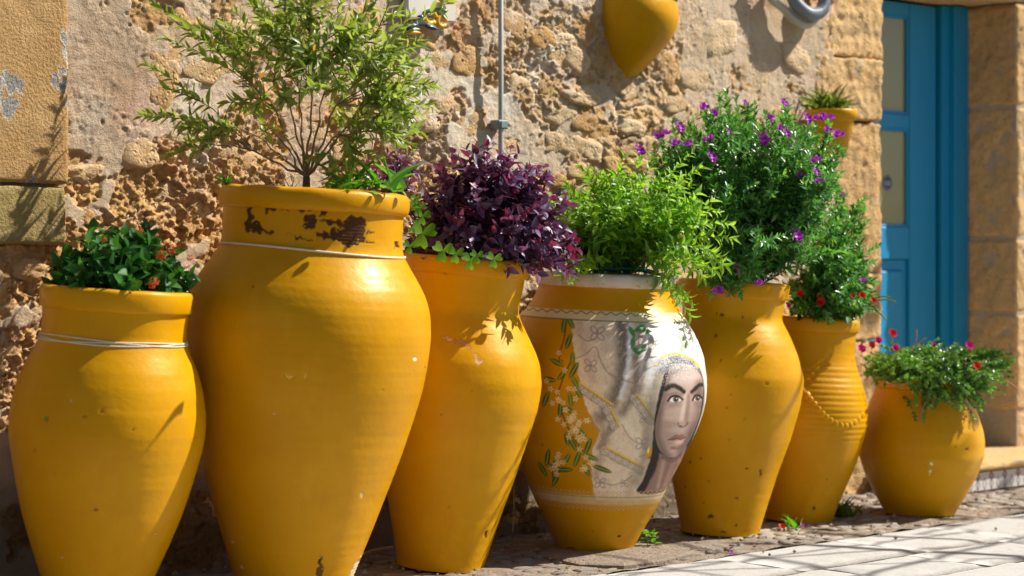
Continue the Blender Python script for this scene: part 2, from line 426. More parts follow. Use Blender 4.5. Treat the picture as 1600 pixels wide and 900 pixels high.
# ------------------------------------------------------------------ ground
KERB = .87                           # cobbled strip reaches this far from the wall, limestone slabs beyond
v, f = [(-400, -400, -.05), (400, -400, -.05), (400, 400, -.05), (-400, 400, -.05)], [(0, 1, 2, 3)]
tag(obj('street_ground', mesh_py('street_ground', v, f), M['ground']), kind='structure')
def wframe(name, kind=None, label=None, cat=None):
    o = bpy.data.objects.new(name, None); COL.objects.link(o); o.location = WO; o.rotation_euler = (0, 0, WA)
    return tag(o, label, cat, None, kind or ('thing' if cat else None))
pav = wframe('pavement', 'structure')
# bedding under the strip (earth between the cobbles) and under the slabs
def sheet(name, t0, t1, h0, h1, z, mat, parent, res=.04, amp=.006):
    t = np.arange(t0, t1 + res, res); h = np.arange(h0, h1 + res, res); T, Hh = np.meshgrid(t, h, indexing='ij')
    Z = z + amp * fbm(T * 6, Hh * 6, 4)
    return obj(name, mesh_np(name, np.stack([T.ravel(), -Hh.ravel(), Z.ravel()], 1), grid_faces(len(t), len(h))), mat, parent)
sheet('earth_bed', -3.2, 7.0, -.02, KERB, -.006, M['dirt'], pav, .02, .016)
sheet('mortar_bed', -3.2, 7.0, KERB - .01, 2.45, -.016, M['grout'], pav, .2, .002)
def slab_mesh(name, w, l, seed, th=.05):
    r = np.random.default_rng(seed); nx, ny = 14, 10
    x = np.linspace(-w / 2, w / 2, nx); y = np.linspace(-l / 2, l / 2, ny); X, Y = np.meshgrid(x, y, indexing='ij')
    e = np.minimum(np.minimum(X + w / 2, w / 2 - X), np.minimum(Y + l / 2, l / 2 - Y))
    Z = -.008 * (1 - sst(0, .02, e)) + .004 * fbm(X * 5 + seed * 7, Y * 5, 3)
    jx = .005 * pn(Y * 9 + seed, X * 0 + seed) * (np.abs(X) > w / 2 - 1e-6); jy = .005 * pn(X * 9 + seed * 2, Y * 0) * (np.abs(Y) > l / 2 - 1e-6)
    V = np.stack([(X + jx).ravel(), (Y + jy).ravel(), Z.ravel()], 1); Fa = grid_faces(nx, ny)
    ring = [i * ny for i in range(nx)] + [(nx - 1) * ny + j for j in range(1, ny)] + [i * ny + ny - 1 for i in range(nx - 2, -1, -1)] + [j for j in range(ny - 2, 0, -1)]
    low = V[ring].copy(); low[:, 2] = -th; k = len(V); V = np.concatenate([V, low]); m = len(ring)
    sk = np.array([[ring[i], k + i, k + (i + 1) % m, ring[(i + 1) % m]] for i in range(m)])
    return mesh_np(name, V, np.concatenate([Fa, sk]))
widths = [.52, .64, .44]; lens = [.40, .34]
SL = {(a, b): slab_mesh('slab', widths[a] - .007, lens[b] - .007, a * 5 + b + 1) for a in range(3) for b in range(2)}
h = KERB; row = 0
while h < 2.3:
    b = row % 2; t = -2.6 + (row * .23) % .5
    while t < 6.2:
        a = random.randrange(3); q = W3(t + widths[a] / 2, h + lens[b] / 2, 0); px = 800 + q.x / q.y * F
        if q.y > 2.2 and -500 < px < 2200:
            obj('slab', SL[(a, b)], M['slab'], pav, Matrix.Translation((t + widths[a] / 2, -(h + lens[b] / 2), random.uniform(-.0015, .0015))))
        t += widths[a]
    h += lens[b]; row += 1
# cobbles: small stones set on edge in rows along the wall
def cobble_mesh(seed):
    r = np.random.default_rng(seed); n = 9; rings = [(1, -.03), (1.0, .008), (.90, .0155), (.5, .018)]
    ang = np.linspace(0, 2 * np.pi, n, endpoint=False)
    rad = 1 / (np.abs(np.cos(ang)) ** 3.2 + np.abs(np.sin(ang)) ** 3.2) ** (1 / 3.2) * r.uniform(.74, 1.12, n)
    V = [(.5 * rad[i] * s * math.cos(ang[i]), .5 * rad[i] * s * math.sin(ang[i]), z + r.uniform(-.002, .002)) for s, z in rings for i in range(n)]
    V.append((0, 0, .0185)); k = len(rings)
    Fc = [(j * n + i, j * n + (i + 1) % n, (j + 1) * n + (i + 1) % n, (j + 1) * n + i) for j in range(k - 1) for i in range(n)]
    Fc += [((k - 1) * n + i, (k - 1) * n + (i + 1) % n, k * n) for i in range(n)]
    return V, Fc
CB = [cobble_mesh(s) for s in range(8)]; CBM = [mesh_py('cobble', *c, True) for c in CB]
cobs = []
h = .05; row = 0
while h < KERB - .03:
    rw = random.uniform(.052, .066); t = -1.7 + random.uniform(0, .08)
    while t < 6.2:
        L = random.uniform(.065, .11); q = W3(t + L / 2, h + rw / 2, 0); px = 800 + q.x / q.y * F; py = HY + CH / q.y * F
        vis = -60 < px < 1660 and py < 930
        z = -.0205 + .012 * float(fbm(np.array([t * 2.]), np.array([h * 3.]), 3)[0]) - (.010 if random.random() < .25 else 0)
        cobs.append((q.y if vis else 99, t + L / 2, h + rw / 2, z, L * .95, rw * .94, random.uniform(-.12, .12), random.randrange(8)))
        t += L
    h += rw; row += 1
cobs.sort()
V, Fc = [], []
for i, (d, t, hh, z, L, rw, a, k) in enumerate(cobs):
    Mx = Matrix.Translation((t, -hh, z)) @ Matrix.Rotation(a, 4, 'Z') @ Matrix.Rotation(random.uniform(-.1, .1), 4, 'X') @ Matrix.Diagonal((L, rw, 1, 1))
    if i < 300: obj('cobble', CBM[k], M['cobble'], pav, Mx)
    else:
        o = len(V); V += [Mx @ Vector(p) for p in CB[k][0]]; Fc += [tuple(x + o for x in q) for q in CB[k][1]]
tag(obj('cobbles', mesh_py('cobbles', V, Fc, True), M['cobble'], pav), kind='stuff')

# ------------------------------------------------------------------ house wall: mortar relief, stones, dressed blocks
T0, T1 = wp(95, 200)[0], wp(1378, 300)[0]        # left pier edge, door opening edge
DR = wp(1585, 300)[0]                            # right edge of the opening
TL = T1 - .36                                    # rubble ends, dressed jamb begins
wall = wframe('rubble_wall', None, 'weathered rubble stone house wall with crumbling plaster behind the row of jars', 'wall')
res = .0047
t = np.arange(T0 - .72, TL + .03, res); z = np.arange(-.05, 2.62, res)
T, Z = np.meshgrid(t, z, indexing='ij'); T = T.ravel(); Z = Z.ravel()
def blob(px, py, rx, ry):
    """soft mask round a spot of the wall (size in photo pixels)"""
    a, b = wp(px, py); ax = wp(px + rx, py)[0] - a; bz = b - wp(px, py + ry)[1]
    return np.exp(-(((T - a) / ax) ** 2 + ((Z - b) / bz) ** 2) ** 1.5)
wx = T + .06 * fbm(T * 5, Z * 5, 3); wz = Z + .06 * fbm(T * 5 + 40, Z * 5, 3)
crumb = np.clip(blob(230, 350, 150, 95) + blob(640, 250, 130, 110) + blob(330, 240, 90, 70) + blob(60, 560, 120, 190) + .6 * blob(820, 90, 80, 90), 0, 1)
smooth = np.clip(blob(170, 100, 100, 130) + blob(1150, 90, 110, 110) + blob(880, 230, 60, 60) * .5 + blob(590, 130, 70, 90) * .6, 0, 1)
small = np.clip(blob(960, 200, 150, 110) + blob(930, 60, 110, 90), 0, 1)
white = np.clip(blob(700, 140, 130, 190) + blob(300, 190, 110, 90) + .7 * blob(860, 60, 60, 120) + .5 * blob(1010, 150, 60, 60) + .5 * blob(50, 690, 60, 60), 0, 1)
ochre = np.clip(blob(220, 350, 160, 90) + .8 * blob(60, 520, 110, 150) + .5 * blob(960, 210, 140, 90) + .5 * blob(1200, 120, 70, 70), 0, 1)
brown = np.clip(blob(160, 110, 90, 150) + .4 * blob(900, 120, 70, 80), 0, 1)
fn = fbm(wx * 3.2 + 5, wz * 3.8, 5, .55)
P_ = sst(-.02, .05, fn + .10 + .30 * smooth - .34 * crumb - .30 * small + .10 * white)          # where the plaster coat survives
wx2 = T + .035 * fbm(T * 11, Z * 11, 4); wz2 = Z + .035 * fbm(T * 11 + 40, Z * 11, 4)
fa, ja, ida = facets(wx2 * 6.5, wz2 * 9.0, 5, .9); fb, jb, idb = facets(wx2 * 15 + 3, wz2 * 18, 9, .9); fc, jc, idc = facets(T * 36 + .3 * fa, Z * 40, 31, 1.0)
fd, jd, idd = facets(T * 78 + fc, Z * 84, 71, 1.0)
st1 = sst(.0, .12, ja); st2 = sst(0, .2, jb)
rough = st1 * (.012 + .020 * fa) * (1 - .55 * crumb) + st2 * .013 * fb * (1 - .4 * crumb) + .0075 * fc + .0035 * fd + .013 * fbm(wx * 8, wz * 8, 5, .62) - .004
rough = rough + crumb * (.012 * fc + .010 * fd + .016 * fbm(wx * 26, wz * 26, 5, .7))
flat = .013 + .012 * fbm(T * 4, Z * 4, 5, .6) + .007 * fbm(T * 20, Z * 20, 5, .65) + (.005 * fc + .003 * fd) * sst(-.15, .3, fbm(T * 6 + 11, Z * 6, 3))
pitm = np.clip(.13 * sst(.05, .4, fbm(T * 3 + 80, Z * 3, 3)) - worley(wx2 * 12 + 3, wz2 * 12, 21)[0], 0, 1) * .14
Hh = rough * (1 - P_) + flat * P_ - pitm + .020 * fbm(T * 1.7, Z * 1.7 + 3, 3)
Hh = (Hh - .008) * .58 + .006
Hh = Hh * np.clip((TL + .03 - T) / .02 + .2, 0, 1)
def colm(a): return np.array(a)[None, :]
n1 = fbm(wx * 6 + 9, wz * 6, 4)[:, None]; n2 = fbm(T * 2.3 + 2, Z * 2.3 + 8, 4)[:, None]
stc = colm((.58, .42, .25)) + n1 * colm((.12, .09, .05)); stc = stc + ochre[:, None] * colm((.10, .055, -.005)) - brown[:, None] * colm((.06, .05, .035))
cid = (ida * 1.2 + idb * .8 - 1.0)[:, None]
stc = stc * (1 + .22 * cid)
plc = colm((.68, .58, .465)) + n2 * colm((.10, .09, .085)); plc = plc + white[:, None] * colm((.16, .17, .18)) - brown[:, None] * colm((.17, .18, .16))
mor = colm((.68, .61, .53)) + white[:, None] * colm((.14, .15, .16)) + n1 * .07
gap = ((1 - sst(.0, .25, st1)) * (1 - .8 * crumb) + .7 * white * sst(-.1, .2, fbm(wx * 8, wz * 8 + 30, 4)))[:, None]; gap = np.clip(gap + .55 * small[:, None] * (1 - sst(.05, .4, ja))[:, None], 0, 1)
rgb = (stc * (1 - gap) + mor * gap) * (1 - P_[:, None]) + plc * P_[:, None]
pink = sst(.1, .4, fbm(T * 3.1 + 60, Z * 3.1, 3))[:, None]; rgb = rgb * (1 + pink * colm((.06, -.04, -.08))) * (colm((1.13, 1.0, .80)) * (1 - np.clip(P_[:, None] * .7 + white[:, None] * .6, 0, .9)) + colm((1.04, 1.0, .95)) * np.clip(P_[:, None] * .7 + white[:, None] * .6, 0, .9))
damp_shade = (1 - sst(.20, .48, Z + .16 * fbm(T * 3, Z * 3 + 77, 4)))[:, None]; rgb = rgb * (1 - .62 * damp_shade) + .0  # darker wall foot: damp grime plus deep shade behind the jars, painted in
wht = sst(.12, .34, fbm(wx * 5 + 33, wz * 5 + 4, 5, .6))[:, None] * (.35 + .65 * white[:, None]) * (1 - damp_shade); rgb = rgb * (1 - .55 * wht) + .55 * wht * colm((.82, .77, .70))
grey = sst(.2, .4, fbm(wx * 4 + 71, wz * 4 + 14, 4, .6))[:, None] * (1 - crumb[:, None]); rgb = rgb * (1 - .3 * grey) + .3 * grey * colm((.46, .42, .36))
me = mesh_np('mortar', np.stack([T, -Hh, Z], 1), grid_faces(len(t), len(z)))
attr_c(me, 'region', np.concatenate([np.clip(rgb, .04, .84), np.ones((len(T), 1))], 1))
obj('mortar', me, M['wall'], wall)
HG = Hh.reshape(len(t), len(z))
def hmax(tc, zc): return HG[int(np.clip((tc - t[0]) / res, 0, len(t) - 1)), int(np.clip((zc - z[0]) / res, 0, len(z) - 1))]
# single rubble stones standing proud of the mortar
def stone_mesh(w, hgt, th, seed):
    r = np.random.default_rng(seed); n = 22
    ang = np.linspace(0, 2 * np.pi, n, endpoint=False); p = r.uniform(2.2, 3.6)
    m = r.integers(5, 8); va = np.sort((np.arange(m) + r.uniform(-.3, .3, m)) * 2 * np.pi / m + r.uniform(0, 1)); rad = np.full(n, 9.)
    for q in va: cq = np.cos(ang - q); rad = np.where(cq > .1, np.minimum(rad, r.uniform(.80, 1.0) / np.maximum(cq, .1)), rad)
    rad = np.minimum(rad, 1.15)
    for k in (3, 5): rad = rad * (1 + .09 / k ** .3 * np.sin(k * ang + r.uniform(0, 6.3)) * r.uniform(.3, 1))
    prof = [(1.06, -1.2), (1.0, -.1), (.96, .42), (.86, .78), (.6, .95), (.3, 1.0)]
    gx, gz = r.uniform(-.35, .35, 2); V = []
    for s, q in prof:
        for i in range(n):
            x = s * rad[i] * math.cos(ang[i]); y = s * rad[i] * math.sin(ang[i])
            nz = float(fbm(np.array([x * 1.6 + seed]), np.array([y * 1.6 + seed * .7]), 3)[0]) if q > 0 else 0
            V.append((x * w / 2, -(th * (q + (gx * x + gz * y + .75 * nz) * (q > 0))), y * hgt / 2))
    V.append((0, -th * 1.0, 0)); k = len(prof)
    Fc = [(j * n + i, (j + 1) * n + i, (j + 1) * n + (i + 1) % n, j * n + (i + 1) % n) for j in range(k - 1) for i in range(n)]
    Fc += [((k - 1) * n + i, k * n, (k - 1) * n + (i + 1) % n) for i in range(n)]
    return fixn(mesh_py('stone', V, Fc, True))
spots = [  # photo px, py, width, height of the stones that can be picked out
    (878, 38, 44, 26), (880, 62, 40, 22), (876, 100, 42, 40), (905, 150, 60, 36), (872, 178, 50, 34), (908, 190, 46, 40), (940, 205, 44, 46),
    (975, 180, 34, 16), (985, 200, 44, 26), (955, 225, 36, 30), (925, 235, 40, 40), (895, 232, 40, 42), (865, 225, 44, 40), (985, 232, 46, 30),
    (1010, 150, 60, 60), (985, 95, 60, 56), (860, 135, 46, 30), (846, 60, 40, 40), (900, 95, 40, 50), (1040, 110, 30, 60), (1055, 160, 50, 36),
    (960, 260, 50, 30), (1000, 262, 50, 28), (905, 268, 48, 30), (1090, 120, 60, 50), (1120, 60, 70, 60), (1180, 120, 56, 66), (1240, 90, 50, 50),
    (730, 100, 50, 56), (700, 165, 70, 44), (735, 200, 50, 50), (690, 95, 44, 44), (660, 60, 60, 44), (810, 150, 44, 70), (745, 40, 44, 40), (805, 60, 40, 44),
    (290, 30, 60, 40), (320, 110, 80, 44), (215, 240, 60, 56), (290, 205, 60, 50), (340, 190, 40, 30), (380, 250, 80, 44),
    (250, 130, 60, 90), (380, 60, 60, 60), (450, 40, 70, 60), (560, 40, 80, 60), (610, 130, 60, 60), (560, 180, 80, 60),
    (620, 215, 60, 40), (420, 190, 60, 50), (490, 210, 60, 50), (540, 240, 60, 36), (130, 270, 60, 30), (320, 330, 50, 36), (200, 300, 60, 40), (265, 300, 50, 36),
    (130, 340, 44, 40), (45, 420, 60, 40), (60, 480, 70, 50), (25, 540, 50, 60), (50, 610, 50, 40), (20, 650, 50, 44), (1225, 180, 50, 40), (1160, 190, 60, 40)]
for i, (px, py, w, hh) in enumerate(spots):
    a, b = wp(px, py); k = wp(px + 1, py)[0] - a; kz = b - wp(px, py + 1)[1]
    if T0 - .08 < a < T0 + .05 and py < 385: a = T0 + .08
    th = random.uniform(.010, .018)
    obj('stone', stone_mesh(w * k * 1.05, hh * kz * 1.05, th, i + 50), M['stone'], wall,
        Matrix.Translation((a, -(hmax(a, b) - th * random.uniform(.55, .92)), b)) @ Matrix.Rotation(random.uniform(-.3, .3), 4, 'Y'))
for i in range(90):                               # the rest of the wall face, low and partly buried
    a = random.uniform(T0 + .1, TL - .05); b = random.uniform(.05, 2.5); w = random.uniform(.07, .17); th = random.uniform(.009, .016)
    obj('stone', stone_mesh(w, w * random.uniform(.5, .9), th, i + 200), M['stone'], wall,
        Matrix.Translation((a, -(hmax(a, b) - th * random.uniform(.75, 1.0)), b)) @ Matrix.Rotation(random.uniform(-.3, .3), 4, 'Y'))
# left pier of dressed blocks (stuccoed block, olive block, rough blocks below)
z1, z2 = wp(50, 290)[1], wp(50, 385)[1]
rough_box('stuccoed_block', T0 - .62, T0 - .002, -.052, .25, z1 + .004, 2.62, M['stucco'], wall, .014, .005, .012, 3)
rough_box('quoin', T0 - .56, T0 - .006, -.046, .25, z2 + .004, z1 - .002, M['olive'], wall, .012, .005, .012, 8)
box('pier_core', T0 - 3.2, T0 - .625, -.048, .3, -.05, 2.62, M['stucco'], wall)
# blocks of the jamb left of the door
zj = [2.62, wp(1350, 92)[1], wp(1350, 190)[1], wp(1350, 428)[1], wp(1350, 532)[1], .30, -.05]
for i in range(6):
    w0 = TL - random.uniform(.0, .12)
    rough_box('quoin', w0, T1 - (.0, .012, .004, .018, .008, .01)[i], -.006 - .010 * (i % 2), .30, zj[i + 1] + .001, zj[i] - .001, M['quoin'], wall, .011, .016, .010, 40 + i)
# blocks right of the door and lintel
zr = [2.60, 2.14, wp(1545, 168, -.14)[1], wp(1545, 372, -.14)[1], wp(1545, 488, -.14)[1], wp(1545, 640, -.14)[1], -.05]
for i in range(1, 6):
    rough_box('quoin', DR + (.0, .0, .006, .002, .004, .02)[i], DR + .62 + .1 * (i % 2), -.012, .40, zr[i + 1] + .005, zr[i] - .005, M['quoin'], wall, .013, .015, .016, 60 + i)
box('far_wall_core', DR + .58, DR + 3.4, .02, .4, -.05, 2.62, M['quoin'], wall)
box('mortar_joint', DR + .012, DR + .6, -.004, .39, .0, 2.14, M['joint'], wall)
rough_box('lintel', T1 - .12, DR + .70, -.02, .40, 2.143, 2.62, M['quoin'], wall, .03, .010, .03, 71)
box('wall_core', T0 - 1.4, T1 - .03, .31, .5, -.05, 2.62, M['quoin'], wall)
box('upper_wall', T0 - 1.4, DR + 3.4, -.005, .5, 2.625, 3.3, M['quoin'], wall)

# ------------------------------------------------------------------ door and step
ST = .115                                          # top of the step
door = wframe('blue_door', None, 'blue painted wooden door with glass panes in the stone doorway', 'door')
RV = .278
def zd(py): return wp(1440, py, -RV)[1]
td = lambda px: wp(px, 300, -RV)[0]
g0, s0, s1 = td(1425), td(1425), td(1466)
y0 = RV                                            # door face
# frame
fr = box('door_frame', td(1484), DR + .0, y0 - .030, y0 + .09, ST, 2.14, M['blue'], door, .004)
box('frame_rebate', td(1471), td(1484) - .001, y0 - .004, y0 + .09, ST, 2.138, M['blue'], door, .003)
box('door_frame', T1, T1 + .08, y0 - .030, y0 + .09, ST, 2.14, M['blue'], door, .004)
LX0 = T1 + .083
box('stile', s0, s1, y0 + .012, y0 + .055, ST + .01, 2.13, M['blue'], door, .004)
box('stile', LX0, LX0 + .14, y0 + .012, y0 + .055, ST + .01, 2.13, M['blue'], door, .004)
a, b = LX0 + .141, s0 - .001
for q0, q1 in ((zd(203), zd(180)), (zd(405), zd(355)), (zd(28), 2.13), (ST + .01, ST + .14)):
    box('rail', a, b, y0 + .014, y0 + .053, q0, q1, M['blue'], door, .004)
n = NT('door_glass'); n.done((.22, .24, .13), .08, n.bump(n.noise(4), .002), .6); M['glass'] = n.m
M['curtain'] = simple('curtain_cloth', (.33, .34, .19), .8, .12, 8)
for q0, q1 in ((zd(355), zd(203)), (zd(180), zd(28))):
    box('pane', a, b, y0 + .030, y0 + .036, q0 + .001, q1 - .001, M['glass'], door, 0)
    for (c0, c1, d0, d1) in ((a, a + .012, q0, q1), (b - .012, b, q0, q1), (a + .013, b - .013, q0, q0 + .012), (a + .013, b - .013, q1 - .012, q1)):
        box('bead', c0, c1, y0 + .018, y0 + .029, d0, d1, M['blue'], door, .002)
pan = box('panel', a, b, y0 + .030, y0 + .045, ST + .141, zd(405) - .001, M['blue'], door, .003)
box('raised_field', a + .04, b - .04, y0 + .018, y0 + .0295, ST + .19, zd(405) - .05, M['blue'], door, .008)
# round sticker on the glass
tk, zk = td(1395) , zd(287); rk = .034
def disc(name, r, y, mat, parent, n=32, th=.0012, r0=0):
    V = []; Fc = []
    for k in range(n):
        c, s = math.cos(2 * math.pi * k / n), math.sin(2 * math.pi * k / n)
        for rr, yy in ((r, y - th), (r, y)): V.append((tk + rr * c, yy, zk + rr * s))
        V.append((tk + r0 * c, y - th, zk + r0 * s))
    for k in range(n):
        i, j = k * 3, ((k + 1) % n) * 3; Fc += [(i, j, j + 1, i + 1), (i, i + 2, j + 2, j)]
    return obj(name, fixn(mesh_py(name, V, Fc)), mat, parent)
M['stk'] = simple('sticker_blue', (.012, .03, .12), .4, .1, 30); M['stkw'] = simple('sticker_pale', (.45, .5, .55), .4, .1, 30)
st = disc('sticker', rk, y0 + .0296, M['stk'], door, r0=.0005)
disc('sticker_ring', rk * .86, y0 + .0282, M['stkw'], st, th=.0006, r0=rk * .80)
for dz, w_ in ((.006, .040), (-.002, .046), (-.010, .034)):
    box('sticker_lettering', tk - w_ / 2, tk + w_ / 2, y0 + .0275, y0 + .0282, zk + dz - .0017, zk + dz + .0017, M['stkw'], st, 0)
box('room_dark', T1 - .2, DR + .2, y0 + .2, y0 + .22, 0, 2.3, M['iron'], door, 0)
box('curtain', a - .02, b + .02, y0 + .06, y0 + .064, zd(400), 2.12, M['curtain'], door, 0)
step = wframe('door_step', None, 'stone doorstep with a patterned tile riser in front of the blue door', 'step')
SP = .36
rough_box('tread', T1 - .10, DR + .50, -SP - .02, RV + .02, ST - .032, ST, M['quoin'], step, .03, .003, .008, 5)
rough_box('core', T1 - .02, DR + .48, -SP + .014, RV, -.03, ST - .034, M['quoin'], step, .05, .004, .01, 6)
rough_box('end_stone', T1 - .10, T1 - .024, -SP + .0, .05, -.03, ST - .036, M['quoin'], step, .012, .010, .02, 7)
def mat_tile():
    n = NT('riser_tile'); tc = n.obj()
    sp = n.n('SeparateXYZ'); n.l(tc, sp.inputs[0])
    x = n.math('MULTIPLY', sp.outputs[0], 1); zc = sp.outputs[2]
    # diamonds and small loops in red-brown and grey on white glaze (flat print)
    def dia(per, sx, sz, z0, off=0):
        u = n.math('SUBTRACT', n.math('FRACT', n.math('ADD', n.math('DIVIDE', x, per), off)), .5)
        u = n.math('ABSOLUTE', n.math('MULTIPLY', u, per / sx)); w = n.math('ABSOLUTE', n.math('DIVIDE', n.math('SUBTRACT', zc, z0), sz))
        return n.math('ADD', u, w)
    d1 = dia(.1, .022, .022, .02); d2 = dia(.05, .017, .03, -.012, .5)
    c = n.mix(n.math('LESS_THAN', d1, 1.0), (.62, .58, .54), (.33, .10, .09))
    c = n.mix(n.math('LESS_THAN', d1, .5), c, (.5, .42, .4))
    ring = n.math('MULTIPLY', n.math('LESS_THAN', d2, 1.0), n.math('GREATER_THAN', d2, .62))
    c = n.mix(ring, c, (.20, .20, .24))
    return n.done(c, .3, n.bump(n.noise(20), .001), .5)
M['tile'] = mat_tile()
tv, tf = box_v(-.0485, .0485, -.006, .006, -.038, .038, .0015); tm = fixn(mesh_py('tile', tv, tf))
x = T1 - .02
while x < DR + .44:
    obj('tile', tm, M['tile'], step, Matrix.Translation((x + .05, -SP + .007, .041))); x += .1

# ------------------------------------------------------------------ fittings on the wall
tc_, _ = wp(778, 100, .03)
cond = wframe('conduit', None, 'thin grey conduit pipe running up the wall above the purple plant', 'pipe')
tube('pipe', [(tc_, -.045, .55), (tc_, -.045, 1.2), (tc_ - .002, -.047, 2.62)], .0092, M['conduit'], cond, 12)
zc_ = wp(778, 195, .03)[1]
cl = box('clamp', tc_ - .024, tc_ + .024, -.060, -.012, zc_ - .016, zc_ + .016, M['clamp'], cond, .004)
box('clamp_band', tc_ - .014, tc_ + .014, -.0635, -.0605, zc_ - .012, zc_ + .012, M['clamp'], cl, .001)
hb = wframe('beige_drain_hose', None, 'pale beige hose looping down the wall at the top', 'hose')
def whose(pts, h): return cr([(wp(px, py, h + dh)[0], -(h + dh), wp(px, py, h + dh)[1]) for px, py, dh in pts], 8)
tube('hose', whose([(1190, -40, 0), (1203, -5, 0), (1222, 12, 0), (1240, 30, .01), (1258, 39, .01), (1272, 32, .0), (1285, 10, 0), (1290, -30, 0)], .05), .0165, M['hose_beige'], hb, 12)
hg = wframe('grey_drain_hose', None, 'grey corrugated hose bent in a loop at the top of the wall', 'hose')
pts = whose([(1232, -40, 0), (1238, -5, 0), (1250, 12, .01), (1266, 22, .015), (1282, 18, .01), (1288, 0, 0), (1286, -40, 0)], .075)
pts = cr(pts, 3); tube('hose', pts, [.026 * (1 + .06 * math.sin(i * 1.6)) for i in range(len(pts))], M['hose_grey'], hg, 14)
# ceramic plaque with lemons
pq = wframe('ceramic_plaque', None, 'white ceramic wall plaque with raised lemons and leaves, behind the tall shrub', 'plaque')
def wl_(px, py, h): a, b = wp(px, py, h); return Vector((a, -h, b))
a0, b0 = wp(632, 22, .03); a1, b1 = wp(702, -60, .03)
V, Fc = box_v(a0, a1 + .02, -.045, -.018, b0 - .015, b1, .006); obj('plate', fixn(mesh_py('plate', V, Fc)), M['ceramic_white'], pq)
def ringf(name, px, py, R1, r, mat, sq=1.0):
    c = wl_(px, py, .052); pts = [c + Vector((R1 * math.cos(q) * 1.25, 0, R1 * sq * math.sin(q))) for q in np.linspace(0, 5.6, 20)]
    return tube(name, pts, r, mat, pq, 8)
ringf('lemon', 672, 27, .020, .0085, M['ceramic_yellow']); ringf('lemon', 690, 33, .015, .008, M['ceramic_yellow'], 1.2)
def cleaf(name, p0, p1, w, mat):
    a, b = wl_(*p0, .056), wl_(*p1, .062); d = b - a; s = Vector((-d.z, 0, d.x)).normalized()
    tube(name, [a + d * q for q in (0, .2, .5, .8, 1)], [w * .3, w * .8, w, .7 * w, w * .1], mat, pq, 7)
for p0, p1, w in (((660, 20), (682, 14), .008), ((684, 18), (692, 10), .008), ((688, 20), (700, 16), .008), ((690, 22), (697, 27), .007)): cleaf('leaf', p0, p1, w, M['ceramic_green'])
for p0, p1, w in (((642, 42), (664, 34), .014), ((630, 44), (660, 40), .014), ((652, 26), (664, 28), .009), ((664, 40), (684, 46), .008)): cleaf('leaf', p0, p1, w, M['ceramic_blue'])
cleaf('stalk', (630, 50), (658, 51), .008, M['ceramic_yellow'])
cleaf('bow', (686, 0), (712, 4), .012, M['ceramic_yellow'])

# ------------------------------------------------------------------ painting on jars (flat print kept as vertex colour on a dense mesh)
def lin(c): c = np.asarray(c, float) / 255; return np.where(c <= .04045, c / 12.92, ((c + .055) / 1.055) ** 2.4)
class Canvas:
    """X, Y: the place of each vertex on the unrolled jar face"""
    def __init__(s, X, Y): s.X, s.Y = X, Y; s.rgb = np.zeros((len(X), 3)); s.a = np.zeros(len(X)); s.jc = {}
    def put(s, m, col, gain=1.25):
        c = np.clip(lin(col) * gain, 0, .86); m = np.clip(m, 0, 1); i = np.nonzero(m > .004)[0]; m = m[i]; na = m + s.a[i] * (1 - m)
        s.rgb[i] = (c[None] * m[:, None] + s.rgb[i] * (s.a[i] * (1 - m))[:, None]) / np.maximum(na, 1e-5)[:, None]; s.a[i] = na
    def jit(s, amp, sc=.12):
        if amp == 0: return s.X, s.Y
        if amp not in s.jc: s.jc[amp] = (s.X + amp * pn(s.X * sc + 3, s.Y * sc), s.Y + amp * pn(s.X * sc + 50, s.Y * sc + 9))
        return s.jc[amp]
    def sel(s, pts, pad):
        xs = [p[0] for p in pts]; ys = [p[1] for p in pts]
        return np.nonzero((s.X > min(xs) - pad) & (s.X < max(xs) + pad) & (s.Y > min(ys) - pad) & (s.Y < max(ys) + pad))[0]
    def full(s, i, v): m = np.zeros(len(s.X)); m[i] = v; return m
    def poly(s, pts, soft=1.5, jit=0.0):
        i = s.sel(pts, soft + jit * 2 + 1); X, Y = s.jit(jit); X, Y = X[i], Y[i]; ins = np.zeros(len(X), bool); D = np.full(len(X), 1e9); n = len(pts)
        for k in range(n):
            (x1, y1), (x2, y2) = pts[k], pts[(k + 1) % n]
            c = (y1 > Y) != (y2 > Y); ins ^= c & (X < (x2 - x1) * (Y - y1) / ((y2 - y1) if y2 != y1 else 1e-9) + x1)
            D = np.minimum(D, s.seg(X, Y, x1, y1, x2, y2))
        return s.full(i, sst(-soft, soft, np.where(ins, D, -D)))
    @staticmethod
    def seg(X, Y, x1, y1, x2, y2):
        dx, dy = x2 - x1, y2 - y1; t = np.clip(((X - x1) * dx + (Y - y1) * dy) / (dx * dx + dy * dy + 1e-9), 0, 1)
        return np.hypot(X - x1 - t * dx, Y - y1 - t * dy)
    def line(s, pts, w, soft=.8, jit=0.0):
        i = s.sel(pts, w + soft + jit * 2 + 1); X, Y = s.jit(jit); X, Y = X[i], Y[i]; D = np.full(len(X), 1e9)
        for (x1, y1), (x2, y2) in zip(pts[:-1], pts[1:]): D = np.minimum(D, s.seg(X, Y, x1, y1, x2, y2))
        return s.full(i, 1 - sst(w / 2 - soft, w / 2 + soft, D))
    def ell(s, cx, cy, rx, ry, rot=0, soft=.35):
        i = s.sel([(cx, cy)], max(rx, ry) * (1.05 + soft)); c, q = math.cos(R(rot)), math.sin(R(rot)); dx, dy = s.X[i] - cx, s.Y[i] - cy
        r = np.hypot((dx * c + dy * q) / rx, (-dx * q + dy * c) / ry); return s.full(i, 1 - sst(1 - soft, 1 + soft, r))
def smooth_line(pts, n=8): return [(p.x, p.y) for p in cr([(x, y, 0) for x, y in pts], n)]

